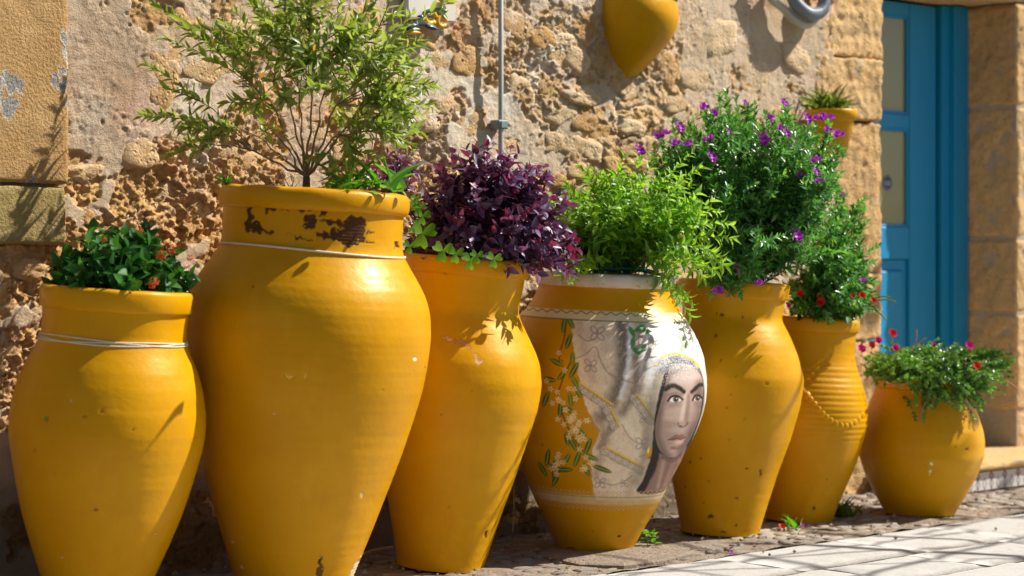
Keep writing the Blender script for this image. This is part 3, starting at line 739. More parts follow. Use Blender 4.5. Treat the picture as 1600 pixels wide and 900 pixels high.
def paint_portrait(c):
    """a woman in an embroidered veil, blossom sprays, lace bands; coordinates run over the jar's face"""
    put, poly, line, ell, X, Y = c.put, c.poly, c.line, c.ell, c.X, c.Y
    nz = fbm(X * .07, Y * .07, 4); nf = fbm(X * .3, Y * .3, 3)
    veil = [(895, 498), (960, 496), (1085, 494), (1200, 494), (1200, 769), (930, 769), (926, 740), (924, 715), (926, 690), (938, 662), (927, 646), (915, 622), (908, 592), (901, 562), (896, 530)]
    put(poly(veil, 1.5, 2), (208, 192, 168))
    put(poly(veil, 1.5, 2) * sst(-.1, .5, nz) * .6, (186, 168, 148))
    put(poly([(1000, 496), (1130, 496), (1130, 600), (1100, 560), (1060, 540), (1025, 560), (1005, 590), (990, 560)], 9, 3) * .7, (206, 203, 198))
    # folds of the cloth
    for pts, w, col, al in (([(970, 500), (972, 540), (968, 580), (955, 615), (940, 640)], 19, (92, 80, 78), .85), ([(905, 505), (915, 545), (926, 585)], 12, (168, 150, 140), .5),
                            ([(1000, 505), (992, 545), (990, 590), (975, 625), (950, 660), (938, 685)], 12, (116, 102, 94), .85), ([(982, 500), (980, 560), (968, 610)], 7, (244, 236, 222), .95),
                            ([(1015, 520), (1005, 560), (996, 600)], 7, (132, 120, 114), .75), ([(1030, 520), (1018, 560), (1012, 590)], 8, (246, 244, 238), .9), ([(930, 640), (945, 670), (938, 700), (932, 730)], 12, (140, 122, 108), .6),
                            ([(965, 640), (985, 660), (1005, 690)], 10, (222, 206, 182), .6), ([(952, 716), (960, 740), (956, 765)], 14, (216, 200, 172), .6), ([(985, 726), (980, 765)], 10, (158, 140, 120), .55),
                            ([(1000, 640), (1006, 670), (1004, 700)], 10, (168, 150, 132), .55)):
        put(line(smooth_line(pts), w, w * .45, 2) * al, col)
    # embroidered flowers and stem lines
    grey = (112, 104, 112)
    for fx, fy, r in ((933, 516, 9), (923, 564, 8), (1000, 679, 8), (937, 742, 7), (974, 742, 5), (1003, 640, 6), (1020, 530, 6)):
        for a in (45, 135, 225, 320):
            ex, ey = fx + r * .8 * math.cos(R(a)), fy + r * .8 * math.sin(R(a))
            m = ell(ex, ey, r * .75, r * .5, a, .25) - ell(ex, ey, r * .5, r * .3, a, .3); put(np.clip(m, 0, 1) * .7, grey)
    for pts in ([(897, 556), (915, 548), (930, 536), (938, 556), (950, 574), (972, 583), (990, 588)], [(970, 650), (980, 668), (992, 678)], [(935, 738), (955, 745), (975, 738), (985, 730)], [(1002, 680), (1008, 694), (996, 700)], [(905, 520), (918, 528), (930, 524)]):
        put(line(smooth_line(pts), 1.7, .8) * .7, grey)
    # gold braid with lace under it
    for p0, p1, w in (((908, 591), (956, 621), 5), ((953, 627), (965, 652), 5), ((992, 605), (1019, 641), 5.5), ((947, 686), (1003, 716), 5.5)):
        dx, dy = p1[0] - p0[0], p1[1] - p0[1]; L = math.hypot(dx, dy); nx, ny = -dy / L, dx / L
        if nx > 0 and (dx > 0 and ny < 0): nx, ny = -nx, -ny
        for k, al, col in ((7.5, .85, (120, 106, 96)), (6.0, .8, (206, 196, 182))):
            m = line([(p0[0] + nx * k, p0[1] + ny * k), (p1[0] + nx * k, p1[1] + ny * k)], 11, 1.5, 1.5); pat = (np.sin(X * 1.9 + Y * .6) * np.sin(Y * 1.9 - X * .5) > (-.1 if k < 7 else -2)); put(m * al * pat, col)
        put(line([p0, p1], w * .85, 1) * .85, (196, 150, 40)); put(line([(p0[0], p0[1] - 1.4), (p1[0], p1[1] - 1.4)], 1.6, .7) * .7, (240, 206, 92)); put(line([(p0[0], p0[1] + 2.6), (p1[0], p1[1] + 2.6)], 1.2, .6) * .7, (90, 62, 30))
    st_ = fbm(X * .55 + Y * .1, Y * .13, 4); pm = poly(veil, 2, 2); put(pm * sst(.12, .45, st_) * .22, (88, 74, 66)); put(pm * sst(.14, .45, -st_) * .2, (240, 232, 220)); put(pm * (fbm(X * .4 + 9, Y * .4, 4) > .36) * .6, (198, 150, 60))
    # dark hair and shade inside the veil
    hair = smooth_line([(1038, 551), (1055, 546), (1072, 548), (1088, 558), (1097, 580), (1099, 610), (1096, 640), (1088, 668), (1076, 700), (1058, 732), (1046, 758), (995, 758), (1003, 735), (1013, 700), (1017, 660), (1020, 630), (1026, 600), (1033, 574), (1040, 552)], 5)
    put(line(smooth_line([(1028, 560), (1018, 600), (1011, 650), (1008, 690), (992, 740)]), 16, 7, 2) * .6, (120, 108, 100)); put(poly(hair, 1.6, 1), (34, 34, 42))
    # neck and face
    neck = [(1028, 695), (1022, 722), (1005, 757), (1040, 757), (1052, 735), (1064, 712), (1072, 688), (1060, 700), (1045, 705)]
    put(poly(neck, 2.5, 1), (148, 114, 102)); put(line([(1034, 706), (1026, 750)], 5, 3) * .7, (196, 164, 146)); put(line([(1042, 712), (1030, 752)], 4, 2.5) * .6, (110, 80, 74)); put(line([(1056, 712), (1042, 748)], 5, 3) * .5, (104, 76, 72)); put(line([(1032, 702), (1046, 709), (1062, 702)], 5, 3) * .75, (78, 54, 52))
    face = smooth_line([(1042, 562), (1053, 558), (1066, 558), (1081, 564), (1091, 577), (1095, 594), (1093, 618), (1091, 636), (1085, 656), (1076, 676), (1066, 692), (1055, 701), (1044, 702), (1034, 696), (1026, 686), (1021, 668), (1021, 648), (1025, 630), (1031, 608), (1036, 588), (1042, 562)], 4)
    fm = poly(face, 1.6); put(fm, (172, 146, 134)); put(fm * ell(1058, 628, 30, 62, 12, .9) * .5, (188, 162, 150))
    put(fm * ell(1062, 578, 22, 11, 0, .7) * .7, (196, 178, 172)); put(fm * line([(1027, 632), (1034, 604), (1041, 572), (1060, 566)], 6, 4.5) * .6, (84, 66, 66)); put(fm * ell(1050, 600, 14, 7, 0, .8) * .5, (112, 88, 84)); put(fm * ell(1085, 601, 9, 6, 0, .8) * .5, (100, 78, 76)); put(fm * ell(1080, 660, 12, 26, 18, .8) * .55, (104, 82, 80)); put(fm * ell(1040, 640, 13, 17, -15, .8) * .7, (184, 152, 138)); put(fm * ell(1052, 690, 11, 7, 0, .8) * .6, (198, 162, 146))
    put(fm * line([(1090, 590), (1089, 640), (1074, 676), (1062, 694)], 14, 7) * .75, (62, 50, 52)); put(fm * line([(1026, 630), (1022, 665), (1030, 690), (1042, 700)], 8, 5) * .6, (110, 80, 72))
    put(fm * line([(1040, 575), (1031, 612), (1024, 640), (1023, 668), (1034, 694)], 9, 6) * .6, (112, 84, 78)); put(fm * ell(1078, 636, 9, 16, 10, .8) * .5, (160, 124, 114))
    put(line(smooth_line([(1030, 566), (1042, 553), (1060, 550), (1078, 554), (1092, 568)]), 11, 4, 2) * .7, (98, 106, 126)); put(ell(1060, 556, 36, 12, 0, .6) * (fbm(X * .5, Y * .5, 3) > -.02) * .7, (226, 226, 226))
    # nose
    put(fm * line([(1072, 606), (1071, 622), (1069, 638), (1068, 648)], 6, 3.5) * .75, (118, 84, 78)); put(fm * line([(1066, 603), (1063, 626), (1060, 644)], 4.5, 3) * .7, (226, 200, 186)); put(fm * ell(1042, 636, 8, 8, -20, .9) * .55, (206, 178, 164)); put(fm * ell(1062, 648, 6, 4.5, 0, .6) * .5, (190, 150, 136))
    put(fm * line(smooth_line([(1055, 648), (1057, 653), (1062, 655), (1069, 652), (1071, 648)]), 2.2, 1.2) * .85, (84, 52, 48)); put(fm * ell(1060, 653, 2.2, 1.2, 0, .6), (48, 28, 28))
    put(fm * .22, (116, 110, 104)); put(poly(neck, 2.5, 1) * .2, (100, 94, 90))
    # eyes and brows
    for ex, ey, w, hgt, fl in ((1050.5, 612, 11.5, 4.9, 1), (1086, 612, 7.4, 4.6, -1)):
        put(fm * ell(ex, ey - 1, w * 1.25, hgt * 2.0, 0, .6) * .55, (120, 88, 82)); put(ell(ex, ey, w, hgt, -4 * fl, .2), (202, 194, 186))
        put(ell(ex + .8, ey - .8, 4.6, 4.9, 0, .2) * ell(ex, ey, w, hgt, 0, .2), (84, 80, 66)); put(ell(ex + .8, ey - .6, 2.5, 2.7, 0, .3), (14, 12, 14)); put(ell(ex + 2.0, ey - 1.8, .8, .8, 0, .4), (225, 225, 220))
        put(line(smooth_line([(ex - w, ey + 1.5), (ex - w * .5, ey - hgt), (ex + w * .3, ey - hgt - .6), (ex + w, ey - .2)]), 3.4, 1), (18, 14, 16)); put(line(smooth_line([(ex - w * .9, ey + 1.8), (ex, ey + hgt), (ex + w, ey + 1)]), 1.4, .9) * .7, (84, 58, 54))
        put(line(smooth_line([(ex - w * 1.0, ey - hgt - 2.5), (ex, ey - hgt - 5.5), (ex + w, ey - hgt - 2)]), 1.2, .9) * .6, (90, 62, 58)); put(line([(ex - w * .8, ey + hgt + 4), (ex + w * .7, ey + hgt + 4)], 2.5, 2) * .4, (130, 98, 92))
    put(line(smooth_line([(1036, 596), (1042, 591.5), (1050, 591), (1058, 595), (1064, 600)]), 7, 2, .8), (22, 18, 20)); put(line(smooth_line([(1077, 601), (1082, 597), (1088, 592), (1094, 591)]), 6.2, 1.8, .8), (22, 18, 20))
    # mouth
    put(poly(smooth_line([(1041, 673), (1048, 668), (1053, 666), (1057, 667.5), (1061, 666), (1066, 669), (1068, 672), (1060, 673.5), (1052, 674)], 3), 1), (134, 90, 86)); put(poly(smooth_line([(1042, 674), (1052, 674), (1060, 673.5), (1067, 672.5), (1063, 681), (1055, 684.5), (1047, 681)], 3), 1), (186, 142, 134))
    put(line(smooth_line([(1040, 673.4), (1048, 674), (1054, 673), (1060, 674.2), (1068, 672)]), 1.5, .7), (62, 32, 32)); put(ell(1056, 678.5, 6, 2.2, 0, .6) * .7, (218, 182, 172)); put(fm * line([(1046, 687), (1056, 690), (1064, 686)], 3, 2) * .6, (96, 70, 68)); put(fm * line([(1047, 687), (1062, 686)], 4, 2.5) * .5, (116, 82, 76))
    # hair band, veil border, lock of hair over the ear
    put(line(smooth_line([(1019, 562), (1030, 550), (1045, 544), (1062, 546), (1077, 553), (1088, 563)]), 4.2, 1.2), (196, 164, 70)); put(line(smooth_line([(1026, 556), (1040, 551), (1060, 551), (1078, 558)]), 6, 2.5, 2) * .55, (84, 90, 110))
    put(line(smooth_line([(1010, 575), (1022, 560), (1036, 553)]), 12, 5, 3) * .6 * (nf > -.1), (228, 226, 224))
    put(line(smooth_line([(1092, 556), (1101, 590), (1101, 625), (1094, 655), (1080, 695), (1062, 735), (1050, 760)]), 8, 2), (198, 188, 174)); put(line(smooth_line([(1098, 600), (1096, 640), (1082, 684), (1064, 724), (1050, 752)]), 2, 1) * .6, (120, 108, 100))
    put(ell(1011, 693, 4.2, 9, 8, .2), (186, 136, 28)); put(ell(1010, 690, 1.7, 5, 8, .5) * .8, (248, 220, 120)); put(ell(1012, 701, 3, 2, 0, .4) * .6, (110, 74, 20))
    put(poly(veil, 2, 2) * (pn(X * .55, Y * .55) > .33) * ell(1045, 540, 55, 42, 0, .5) * .55, (246, 244, 240))
    # leaves painted near the top of the veil
    for x, y, a, L in ((985, 512, 60, 9), (996, 507, -30, 9), (1006, 510, 30, 8), (986, 528, 100, 9), (992, 540, 30, 8), (1002, 536, -60, 7), (1060, 520, 40, 7), (1070, 528, -40, 6), (1062, 534, 100, 6)): put(ell(x, y, L, 3.6, a, .3) * (.9 if x < 1020 else .55), (44, 118, 58))
    # blossom spray on the yellow ground
    br = (92, 50, 24)
    for pts in ([(886, 497), (884, 522), (877, 548), (876, 565)], [(893, 560), (880, 590), (874, 610)], [(880, 636), (888, 655), (896, 672), (912, 694)], [(866, 752), (865, 730), (858, 712)], [(866, 745), (880, 724)]): put(line(smooth_line(pts), 2.0, .8), br)
    lv = [(883, 506, 100, 13), (893, 502, 60, 11), (890, 530, 110, 13), (872, 562, 25, 12), (896, 556, 95, 12), (898, 572, 120, 15), (882, 578, 130, 14), (900, 590, 60, 11), (862, 588, 10, 10), (856, 618, 110, 14), (893, 616, 80, 12), (878, 632, 95, 13), (892, 632, 35, 10), (905, 605, 55, 9),
          (888, 676, 80, 12), (897, 684, 60, 12), (910, 666, 50, 12), (919, 686, 110, 15), (903, 706, 110, 15), (923, 702, 20, 14), (940, 720, 20, 17), (917, 722, 70, 12), (887, 708, 120, 12), (858, 708, 100, 15), (850, 728, 60, 14), (868, 718, 120, 14), (882, 725, -5, 15), (870, 742, 115, 12)]
    for k, (x, y, a, L) in enumerate(lv):
        put(ell(x, y, L * .9, 3.9, a, .22), ((62, 88, 30), (78, 104, 36), (48, 74, 30))[k % 3]); ca, sa = math.cos(R(a)), math.sin(R(a)); put(line([(x - ca * L * .7, y - sa * L * .7), (x + ca * L * .7, y + sa * L * .7)], 1.8, 1) * .8, (146, 158, 70))
    rr = np.random.default_rng(4)
    fl = [(x + rr.normal(0, 1), y + rr.normal(0, 1)) for x, y in ((876, 548), (855, 590), (865, 602), (874, 606), (886, 573), (890, 598), (898, 600), (902, 612), (868, 622))] + [(rr.normal(892 + q * 10, 9), rr.normal(640 + q * 14, 11)) for q in rr.uniform(-1, 2, 30)] + [(rr.normal(872, 6), rr.normal(715, 8)) for _ in range(9)] + [(rr.normal(912, 6), rr.normal(712, 8)) for _ in range(8)]
    for fx, fy in fl:
        a0 = rr.uniform(0, 90)
        for a in (0, 72, 144, 216, 288): put(ell(fx + 2.6 * math.cos(R(a + a0)), fy + 2.6 * math.sin(R(a + a0)), 2.4, 1.2, a + a0, .35) * .7, (226, 196, 150))
        put(ell(fx, fy, 1.1, 1.1, 0, .4), (170, 110, 40))
    # lace bands round the jar
    put(sst(482, 484.5, Y) * (1 - sst(496, 498, Y)) * (.9 + .1 * nf), (206, 190, 156)); wv = 486.5 + 1.8 * np.sin(X * .42); put((1 - sst(.5, 1.7, np.abs(Y - wv))) * .8, (86, 100, 74)); put((1 - sst(.4, 1.6, np.abs(Y - 497.5))) * .8, (84, 94, 66))
    put(sst(762, 764, Y) * (1 - sst(776, 778, Y)) * (.75 + .4 * nz), (186, 168, 128)); lc = (np.sin(X * .9) * np.sin(Y * 1.3) > .0) * ((np.abs(Y - 759) < 4) | (np.abs(Y - 781) < 4.5)); put(lc * .6, (190, 160, 112)); put((1 - sst(.4, 1.4, np.abs(Y - 765))) * .6, (110, 100, 72))

# ------------------------------------------------------------------ jars
def gauss(a, s):
    k = int(s * 3) + 1; w = np.exp(-.5 * (np.arange(-k, k + 1) / s) ** 2); w /= w.sum()
    return np.convolve(np.pad(a, k, mode='edge'), w, 'valid')
JAR = {}
def jar(key, label, d, base, top, prof, rim, nf=150, rows=170, sm=2.2, marks=None, paint=None, ribs=None, rimmat=None, soil=.05, name='terracotta_jar', extra=None):
    """base/top: axis foot and axis top in photo pixels at depth d; prof: (row, half width); rim: (row0, row1, proud)"""
    k = d / F; g = P(base[0], base[1], d); zoff = g.z
    lean = math.atan2(top[0] - base[0], base[1] - top[1])
    g.z = 0.0
    root = thing(name, g, label, 'jar', 'yellow jars along the wall', (0, lean, 0))
    py = np.array([p[0] for p in prof], float); pw = np.array([p[1] for p in prof], float); o = np.argsort(py); py, pw = py[o], pw[o]
    yb = HY + CH / d * F                                        # ground row at this depth
    ys = np.linspace(top[1], yb, rows); w = gauss(np.interp(ys, py, pw), sm * rows / 170)
    cosl = math.cos(lean)
    zz = (yb - ys) * k / cosl; rr = w * k
    vang = math.atan2(-g.x, g.y)                                 # keeps theta = 0 facing the street
    thf = np.linspace(-100, 100, nf); thb = np.linspace(100, 260, max(24, nf // 5))[1:-1]; th = np.radians(np.concatenate([thf, thb]))
    nt = len(th)
    TH, ZZ = np.meshgrid(th, zz); RR = np.repeat(rr[:, None], nt, 1); YS = np.repeat(ys[:, None], nt, 1)
    RR = RR * (1 + .007 * pn(np.cos(TH) * 1.5 + d * 3, np.sin(TH) * 1.5 + ZZ * 4)) + .0004 * pn(np.cos(TH) * 1.2 + ZZ * 0 + 7, ZZ * 55 + d)
    if ribs:
        y0, y1, per, amp = ribs; RR = RR + amp * np.abs(np.sin(YS / per * math.pi)) * sst(y0, y0 + 12, YS) * (1 - sst(y1 - 25, y1, YS))
    axx = base[0] + (top[0] - base[0]) * (base[1] - YS) / (base[1] - top[1])
    gth = np.where(np.abs(np.arctan2(np.sin(TH), np.cos(TH))) <= math.pi / 2, np.sin(TH), np.sign(np.sin(TH)) * (1 + np.abs(np.arctan2(np.sin(TH), np.cos(TH))) - math.pi / 2))
    cv = Canvas((axx + np.repeat(w[:, None], nt, 1) * gth).ravel(), YS.ravel() + 0.0)
    if paint: paint(cv)
    dent = np.zeros(cv.X.shape)
    for mk in (marks or []):
        kind = mk[0]
        if kind == 'spot': m = cv.poly([(mk[1] + mk[3] * .85 * q * math.cos(a_), mk[2] + mk[3] * .85 * mk[4] * q * math.sin(a_)) for a_, q in zip(np.linspace(0, 5.4, 7), rng.uniform(.45, 1.25, 7))], .8, 2.5); cv.put(m, mk[5] if len(mk) > 5 else (60, 30, 14)); dent += m * .0015
        if kind == 'chip':
            m = cv.poly(mk[1], 1.0, 5); m = m * sst(-.48, -.34, fbm(cv.X * .10, cv.Y * .35, 4)); cv.put(m, mk[2]); dent += m * (.0012 + .0012 * np.sin(cv.Y * 1.25))
    RR = RR - dent.reshape(RR.shape)
    ca = math.cos(vang); sa = math.sin(vang)
    lx = RR * np.sin(TH); ly = -RR * np.cos(TH)
    V = np.stack([(lx * ca - ly * sa).ravel(), (lx * sa + ly * ca).ravel(), ZZ.ravel()], 1)
    Fa = grid_faces(rows, nt, True)[:, ::-1]
    # inside wall of the mouth and the floor under the foot
    rin = rr[0] - .022; ins = [(rr[0] - .006, zz[0] + .004), (rin, zz[0]), (rin - .004, zz[0] - .05), (rin - .004, zz[0] - .14)]
    A = np.linspace(0, 2 * np.pi, nt, endpoint=False); off = len(V); EV = []
    for r_, z_ in ins: EV.append(np.stack([r_ * np.sin(th) * ca + r_ * np.cos(th) * sa, r_ * np.sin(th) * sa - r_ * np.cos(th) * ca, np.full(nt, z_)], 1))
    j = np.arange(nt); j2 = (j + 1) % nt; Fx = [np.stack([j, j2, off + j2, off + j], 1)]
    for q in range(len(ins) - 1): Fx.append(np.stack([off + q * nt + j, off + q * nt + j2, off + (q + 1) * nt + j2, off + (q + 1) * nt + j], 1))
    last = (rows - 1) * nt; V = np.concatenate([V] + EV)
    c0 = len(V); V = np.concatenate([V, [[0, 0, zz[-1]]]]); Fx.append(np.stack([last + j2, last + j, np.full(nt, c0), np.full(nt, c0)], 1)[:, [0, 1, 2, 2]])
    FF = np.concatenate([Fa] + Fx[:-1]); me = mesh_np('body', V, FF)
    a = np.zeros((len(V), 4)); nA = rows * nt; a[:nA, :3] = cv.rgb; a[:nA, 3] = cv.a
    attr_c(me, 'paint', a); body = obj('body', fixn(me), M['yellow'], root)
    # rim: a separate turned lip round the mouth
    if rim:
        r0, r1, pr, rnd = rim; zt = (yb - r0) * k; zb = (yb - r1) * k; rb = np.interp(r1, ys, rr) ; rt = np.interp(r0, ys, rr); n = 96; h = zt - zb
        if rnd: pf = [(rb - .01, zb + .0)] + [(rb + pr * math.sin(q) ** .8, zb + h * (.5 - .5 * math.cos(q))) for q in np.linspace(.12, math.pi - .25, 9)] + [(rt - .012, zt + .003), (rt - .026, zt - .006), (rt - .027, zt - .03)]
        else: pf = [(rb - .006, zb - .002), (rb + pr * .7, zb), (rb + pr, zb + .005), (rt + pr * 1.15, zt - .008), (rt + pr * .9, zt - .002), (rt + pr * .4, zt + .003), (rt - .014, zt + .004), (rt - .025, zt - .006), (rt - .026, zt - .03)]
        A = np.linspace(0, 2 * np.pi, n, endpoint=False); VV = []
        for r_, z_ in pf:
            q = r_ * (1 + .006 * pn(np.cos(A) * 2 + d, np.sin(A) * 2 + z_)); VV.append(np.stack([q * np.cos(A), q * np.sin(A), z_ + .003 * pn(np.cos(A) * 2.5, np.sin(A) * 2.5 + d)], 1))
        mr = mesh_np('rim', np.concatenate(VV), grid_faces(len(pf), n, True)); attr_c(mr, 'paint', np.zeros((len(mr.vertices), 4))); obj('rim', fixn(mr), rimmat or M['yellow'], root)
    # soil
    zs = zz[0] - soil; n = 40; rs = rin - .003; q = [(0., 0.)] + [(rs * s * math.cos(x), rs * s * math.sin(x)) for s in (.35, .7, 1.) for x in np.linspace(0, 2 * np.pi, n, endpoint=False)]
    V = [(x, y, zs + .02 * float(pn(np.array([x * 14.]), np.array([y * 14.]))[0])) for x, y in q]; Fc = [(0, 1 + i, 1 + (i + 1) % n) for i in range(n)]
    Fc += [(1 + s * n + i, 1 + (s + 1) * n + i, 1 + (s + 1) * n + (i + 1) % n, 1 + s * n + (i + 1) % n) for s in (0, 1) for i in range(n)]
    obj('soil', mesh_py('soil', V, Fc, True), M['soil'], root)
    def surf(row, theta, out=0.0):                                # local point on the jar face
        r_ = float(np.interp(row, ys, rr)) + out; z_ = (yb - row) * k / cosl; x_, y_ = r_ * math.sin(theta), -r_ * math.cos(theta)
        return Vector((x_ * ca - y_ * sa, x_ * sa + y_ * ca, z_))
    JAR[key] = dict(root=root, surf=surf, d=d, k=k, mouth=zz[0], rin=rin, soil=zs, mw=Matrix.Translation(g) @ Matrix.Rotation(lean, 4, 'Y'))
    return root
dk = (66, 34, 16); pale = (214, 170, 110); gr = (70, 110, 40)
def cord_on(key, row, w=.0022, strands=1, drop=0.0, wob=.004):
    J = JAR[key]
    for s in range(strands):
        pts = [J['surf'](row + drop * math.sin(a + s * 2.1) + wob / J['k'] * math.sin(2 * a + s * 1.7) + s * 1.5, a, w * .9) for a in np.linspace(-math.pi, math.pi, 72)]
        tube('cord', pts, w, M['cord'], J['root'], 6)
S = lambda x, y, r, asp=1.0, c=dk: ('spot', x, y, r, asp, c)
jar('lantana', 'yellow jar tied with thin cord, holding a leafy plant with orange flowers, leftmost', 6.05, (148, 957), (183, 452),
    [(447, 114), (482, 113), (500, 112), (528, 112), (545, 119), (570, 132), (600, 143), (640, 151), (670, 152), (700, 148), (750, 137), (800, 124), (850, 107), (900, 88), (957, 68), (970, 66)], (451, 483, .0085, False),
    marks=[S(113, 619, 4, 1, pale), S(134, 639, 4, 1, (150, 60, 30)), S(159, 631, 3, 1, (150, 60, 30)), S(76, 650, 3, 1.5, gr), S(224, 689, 3.5, 1, (120, 90, 50)), S(300, 672, 2), S(90, 730, 2), S(205, 655, 2), S(150, 780, 2), S(60, 700, 2), S(240, 820, 2, 1, pale), S(100, 860, 2.5, 1, pale)])
cord_on('lantana', 529, .0019, 3, 2.2)
jar('shrub', 'largest yellow jar, with peeling paint on its neck and a tall shrub', 6.40, (456, 926), (492, 302),
    [(302, 141), (325, 141), (360, 140), (388, 141), (402, 149), (420, 161), (450, 180), (480, 191), (520, 195), (560, 192), (600, 186), (640, 176), (700, 160), (750, 144), (800, 127), (850, 110), (900, 93), (930, 83)], (297, 330, .016, True), nf=330, rows=330,
    marks=[('chip', [(384, 362), (388, 332), (396, 328), (397, 350), (410, 354), (412, 362), (432, 366), (430, 370), (388, 368)], dk), ('chip', [(412, 336), (428, 324), (452, 325), (452, 334), (428, 332), (416, 342)], dk), ('chip', [(456, 322), (484, 328), (484, 333), (458, 332)], dk),
           ('chip', [(470, 342), (492, 334), (494, 342), (490, 358), (476, 360)], dk), ('chip', [(500, 330), (510, 330), (508, 336), (498, 336)], dk), ('chip', [(500, 344), (526, 341), (534, 348), (536, 336), (568, 338), (566, 374), (552, 378), (540, 388), (530, 376), (514, 372), (494, 370), (494, 362), (512, 364), (516, 356), (536, 354), (504, 348)], dk), ('chip', [(568, 372), (580, 372), (580, 376), (568, 376)], dk), ('chip', [(570, 356), (580, 358), (578, 364), (570, 362)], dk), ('chip', [(612, 372), (622, 370), (622, 378), (612, 378)], dk), ('chip', [(448, 366), (470, 372), (496, 377), (470, 376)], dk),
           S(642, 546, 4.5, .8, (236, 226, 200)), S(452, 578, 8, .75, (206, 160, 60)), S(476, 577, 5, .9, (206, 160, 60)), S(563, 757, 4, 1, (226, 196, 130)), S(642, 564, 2), S(660, 562, 2), S(671, 574, 3, 1.6, pale), S(592, 594, 3, .7, (120, 120, 40)), S(398, 450, 2), S(430, 636, 2, 1, pale), S(365, 842, 5, .9, pale), S(380, 880, 3, 1.4, pale),
           ('chip', [(499, 852), (505, 868), (504, 882), (500, 905), (488, 905), (494, 880), (496, 866)], (92, 58, 30)), S(499, 860, 4, 1.5, (20, 10, 6)), ('chip', [(566, 856), (570, 850), (556, 890), (548, 905), (538, 905), (548, 880)], (190, 176, 150))])
cord_on('shrub', 391, .0032, 1, 2.5)
jar('purple', 'slim yellow jar holding the bushy purple leaved plant', 6.95, (688, 884), (729, 404),
    [(400, 95), (425, 94), (440, 92), (470, 89), (484, 88), (495, 94), (520, 109), (545, 123), (560, 129), (590, 134), (630, 131), (665, 123), (700, 114), (760, 99), (790, 90), (850, 75), (884, 67), (900, 64)], (402, 427, .011, False),
    marks=[('chip', [(690, 522), (705, 524), (705, 530), (692, 528)], (206, 160, 120)), ('chip', [(706, 524), (732, 530), (730, 537), (710, 532)], (176, 120, 70)), ('chip', [(736, 548), (752, 554), (748, 560), (738, 556)], (214, 170, 130)), S(759, 823, 4, 1.2, (50, 20, 10)), S(737, 600, 2), S(690, 640, 2), S(700, 780, 2)])
jar('portrait', 'jar painted with a veiled woman and blossom sprays, white rim', 7.38, (929, 855), (946, 430),
    [(426, 100), (448, 103), (458, 106), (469, 111), (482, 119), (496, 130), (520, 145), (550, 158), (587, 164), (615, 164), (640, 160), (665, 152), (693, 140), (720, 127), (747, 114), (775, 101), (800, 88), (830, 72), (855, 60), (870, 56)], (428, 448, .012, True), nf=430, rows=400, rimmat=M['aged_white'], paint=paint_portrait,
    marks=[S(967, 829, 3.6, 1, (50, 20, 10)), S(846, 798, 3), S(855, 835, 3, 2), S(863, 846, 3, 2), S(925, 820, 2), S(880, 560, 2), S(850, 690, 2)])
jar('polygala', 'tall yellow jar with dark specks holding the shrub with purple flowers', 7.80, (1125, 831), (1147, 441),
    [(437, 84), (462, 82), (485, 78), (496, 77), (510, 86), (530, 97), (553, 107), (585, 117), (605, 116), (630, 113), (681, 101), (732, 85), (783, 72), (831, 60), (845, 57)], (440, 464, .008, False),
    marks=[S(1079, 720, 4), S(1187, 727, 5, 1.5), S(1110, 801, 5), S(1150, 812, 3), S(1165, 722, 2.5), S(1095, 710, 2.5), S(1126, 560, 2.5), S(1150, 582, 2.5), S(1118, 523, 2.5), S(1096, 615, 2.5), S(1163, 643, 2.5, 1, gr), S(1108, 746, 2), S(1140, 610, 2.5), S(1135, 628, 2), S(1072, 760, 3), S(1120, 490, 3), S(1128, 492, 4), S(1160, 492, 3), S(1175, 560, 2), S(1195, 590, 2), S(1100, 780, 2), S(1140, 680, 2), S(1150, 770, 2)])
jar('red', 'yellow jar with ribbed shoulder and a scalloped garland moulding', 8.17, (1247, 811), (1267, 497),
    [(494, 72), (520, 71), (545, 71), (560, 73), (580, 79), (604, 89), (630, 96), (655, 97), (681, 93), (710, 86), (732, 79), (760, 69), (783, 61), (811, 53), (825, 52)], (496, 515, .010, False), ribs=(560, 690, 8.6, .0022), marks=[S(1272, 786, 4), S(1230, 700, 2), S(1290, 740, 2)])
J = JAR['red']; gp = [(1200, 596, -50), (1252, 606, -8), (1268, 620, 4), (1284, 636, 14), (1300, 648, 24), (1318, 655, 38), (1334, 650, 52), (1345, 636, 68), (1352, 612, 84)]
gpts = cr([J['surf'](y, R(a), -.0135) for _, y, a in gp], 5)
for i in range(0, len(gpts) - 1, 2):
    c = gpts[i]; me = bpy.data.meshes.new('scallop'); bm = bmesh.new(); bmesh.ops.create_icosphere(bm, subdivisions=2, radius=.019); bm.to_mesh(me); bm.free()
    me.polygons.foreach_set('use_smooth', [True] * len(me.polygons)); attr_c(me, 'paint', np.zeros((len(me.vertices), 4))); obj('scallop', me, M['yellow'], J['root'], Matrix.Translation(c) @ Matrix.Diagonal((1, 1, 1.15, 1)))
jar('portulaca', 'short round yellow jar of trailing flowers in front of the door', 8.38, (1437, 801), (1441, 588),
    [(586, 68), (610, 72), (630, 80), (650, 88), (670, 95), (687, 98), (710, 97), (740, 87), (775, 69), (801, 54), (815, 52)], (588, 606, .008, True), marks=[S(1455, 716, 3, 1.6, (235, 215, 160)), S(1452, 730, 2, 2.4, (235, 215, 160)), S(1490, 690, 2), S(1508, 693, 2)])
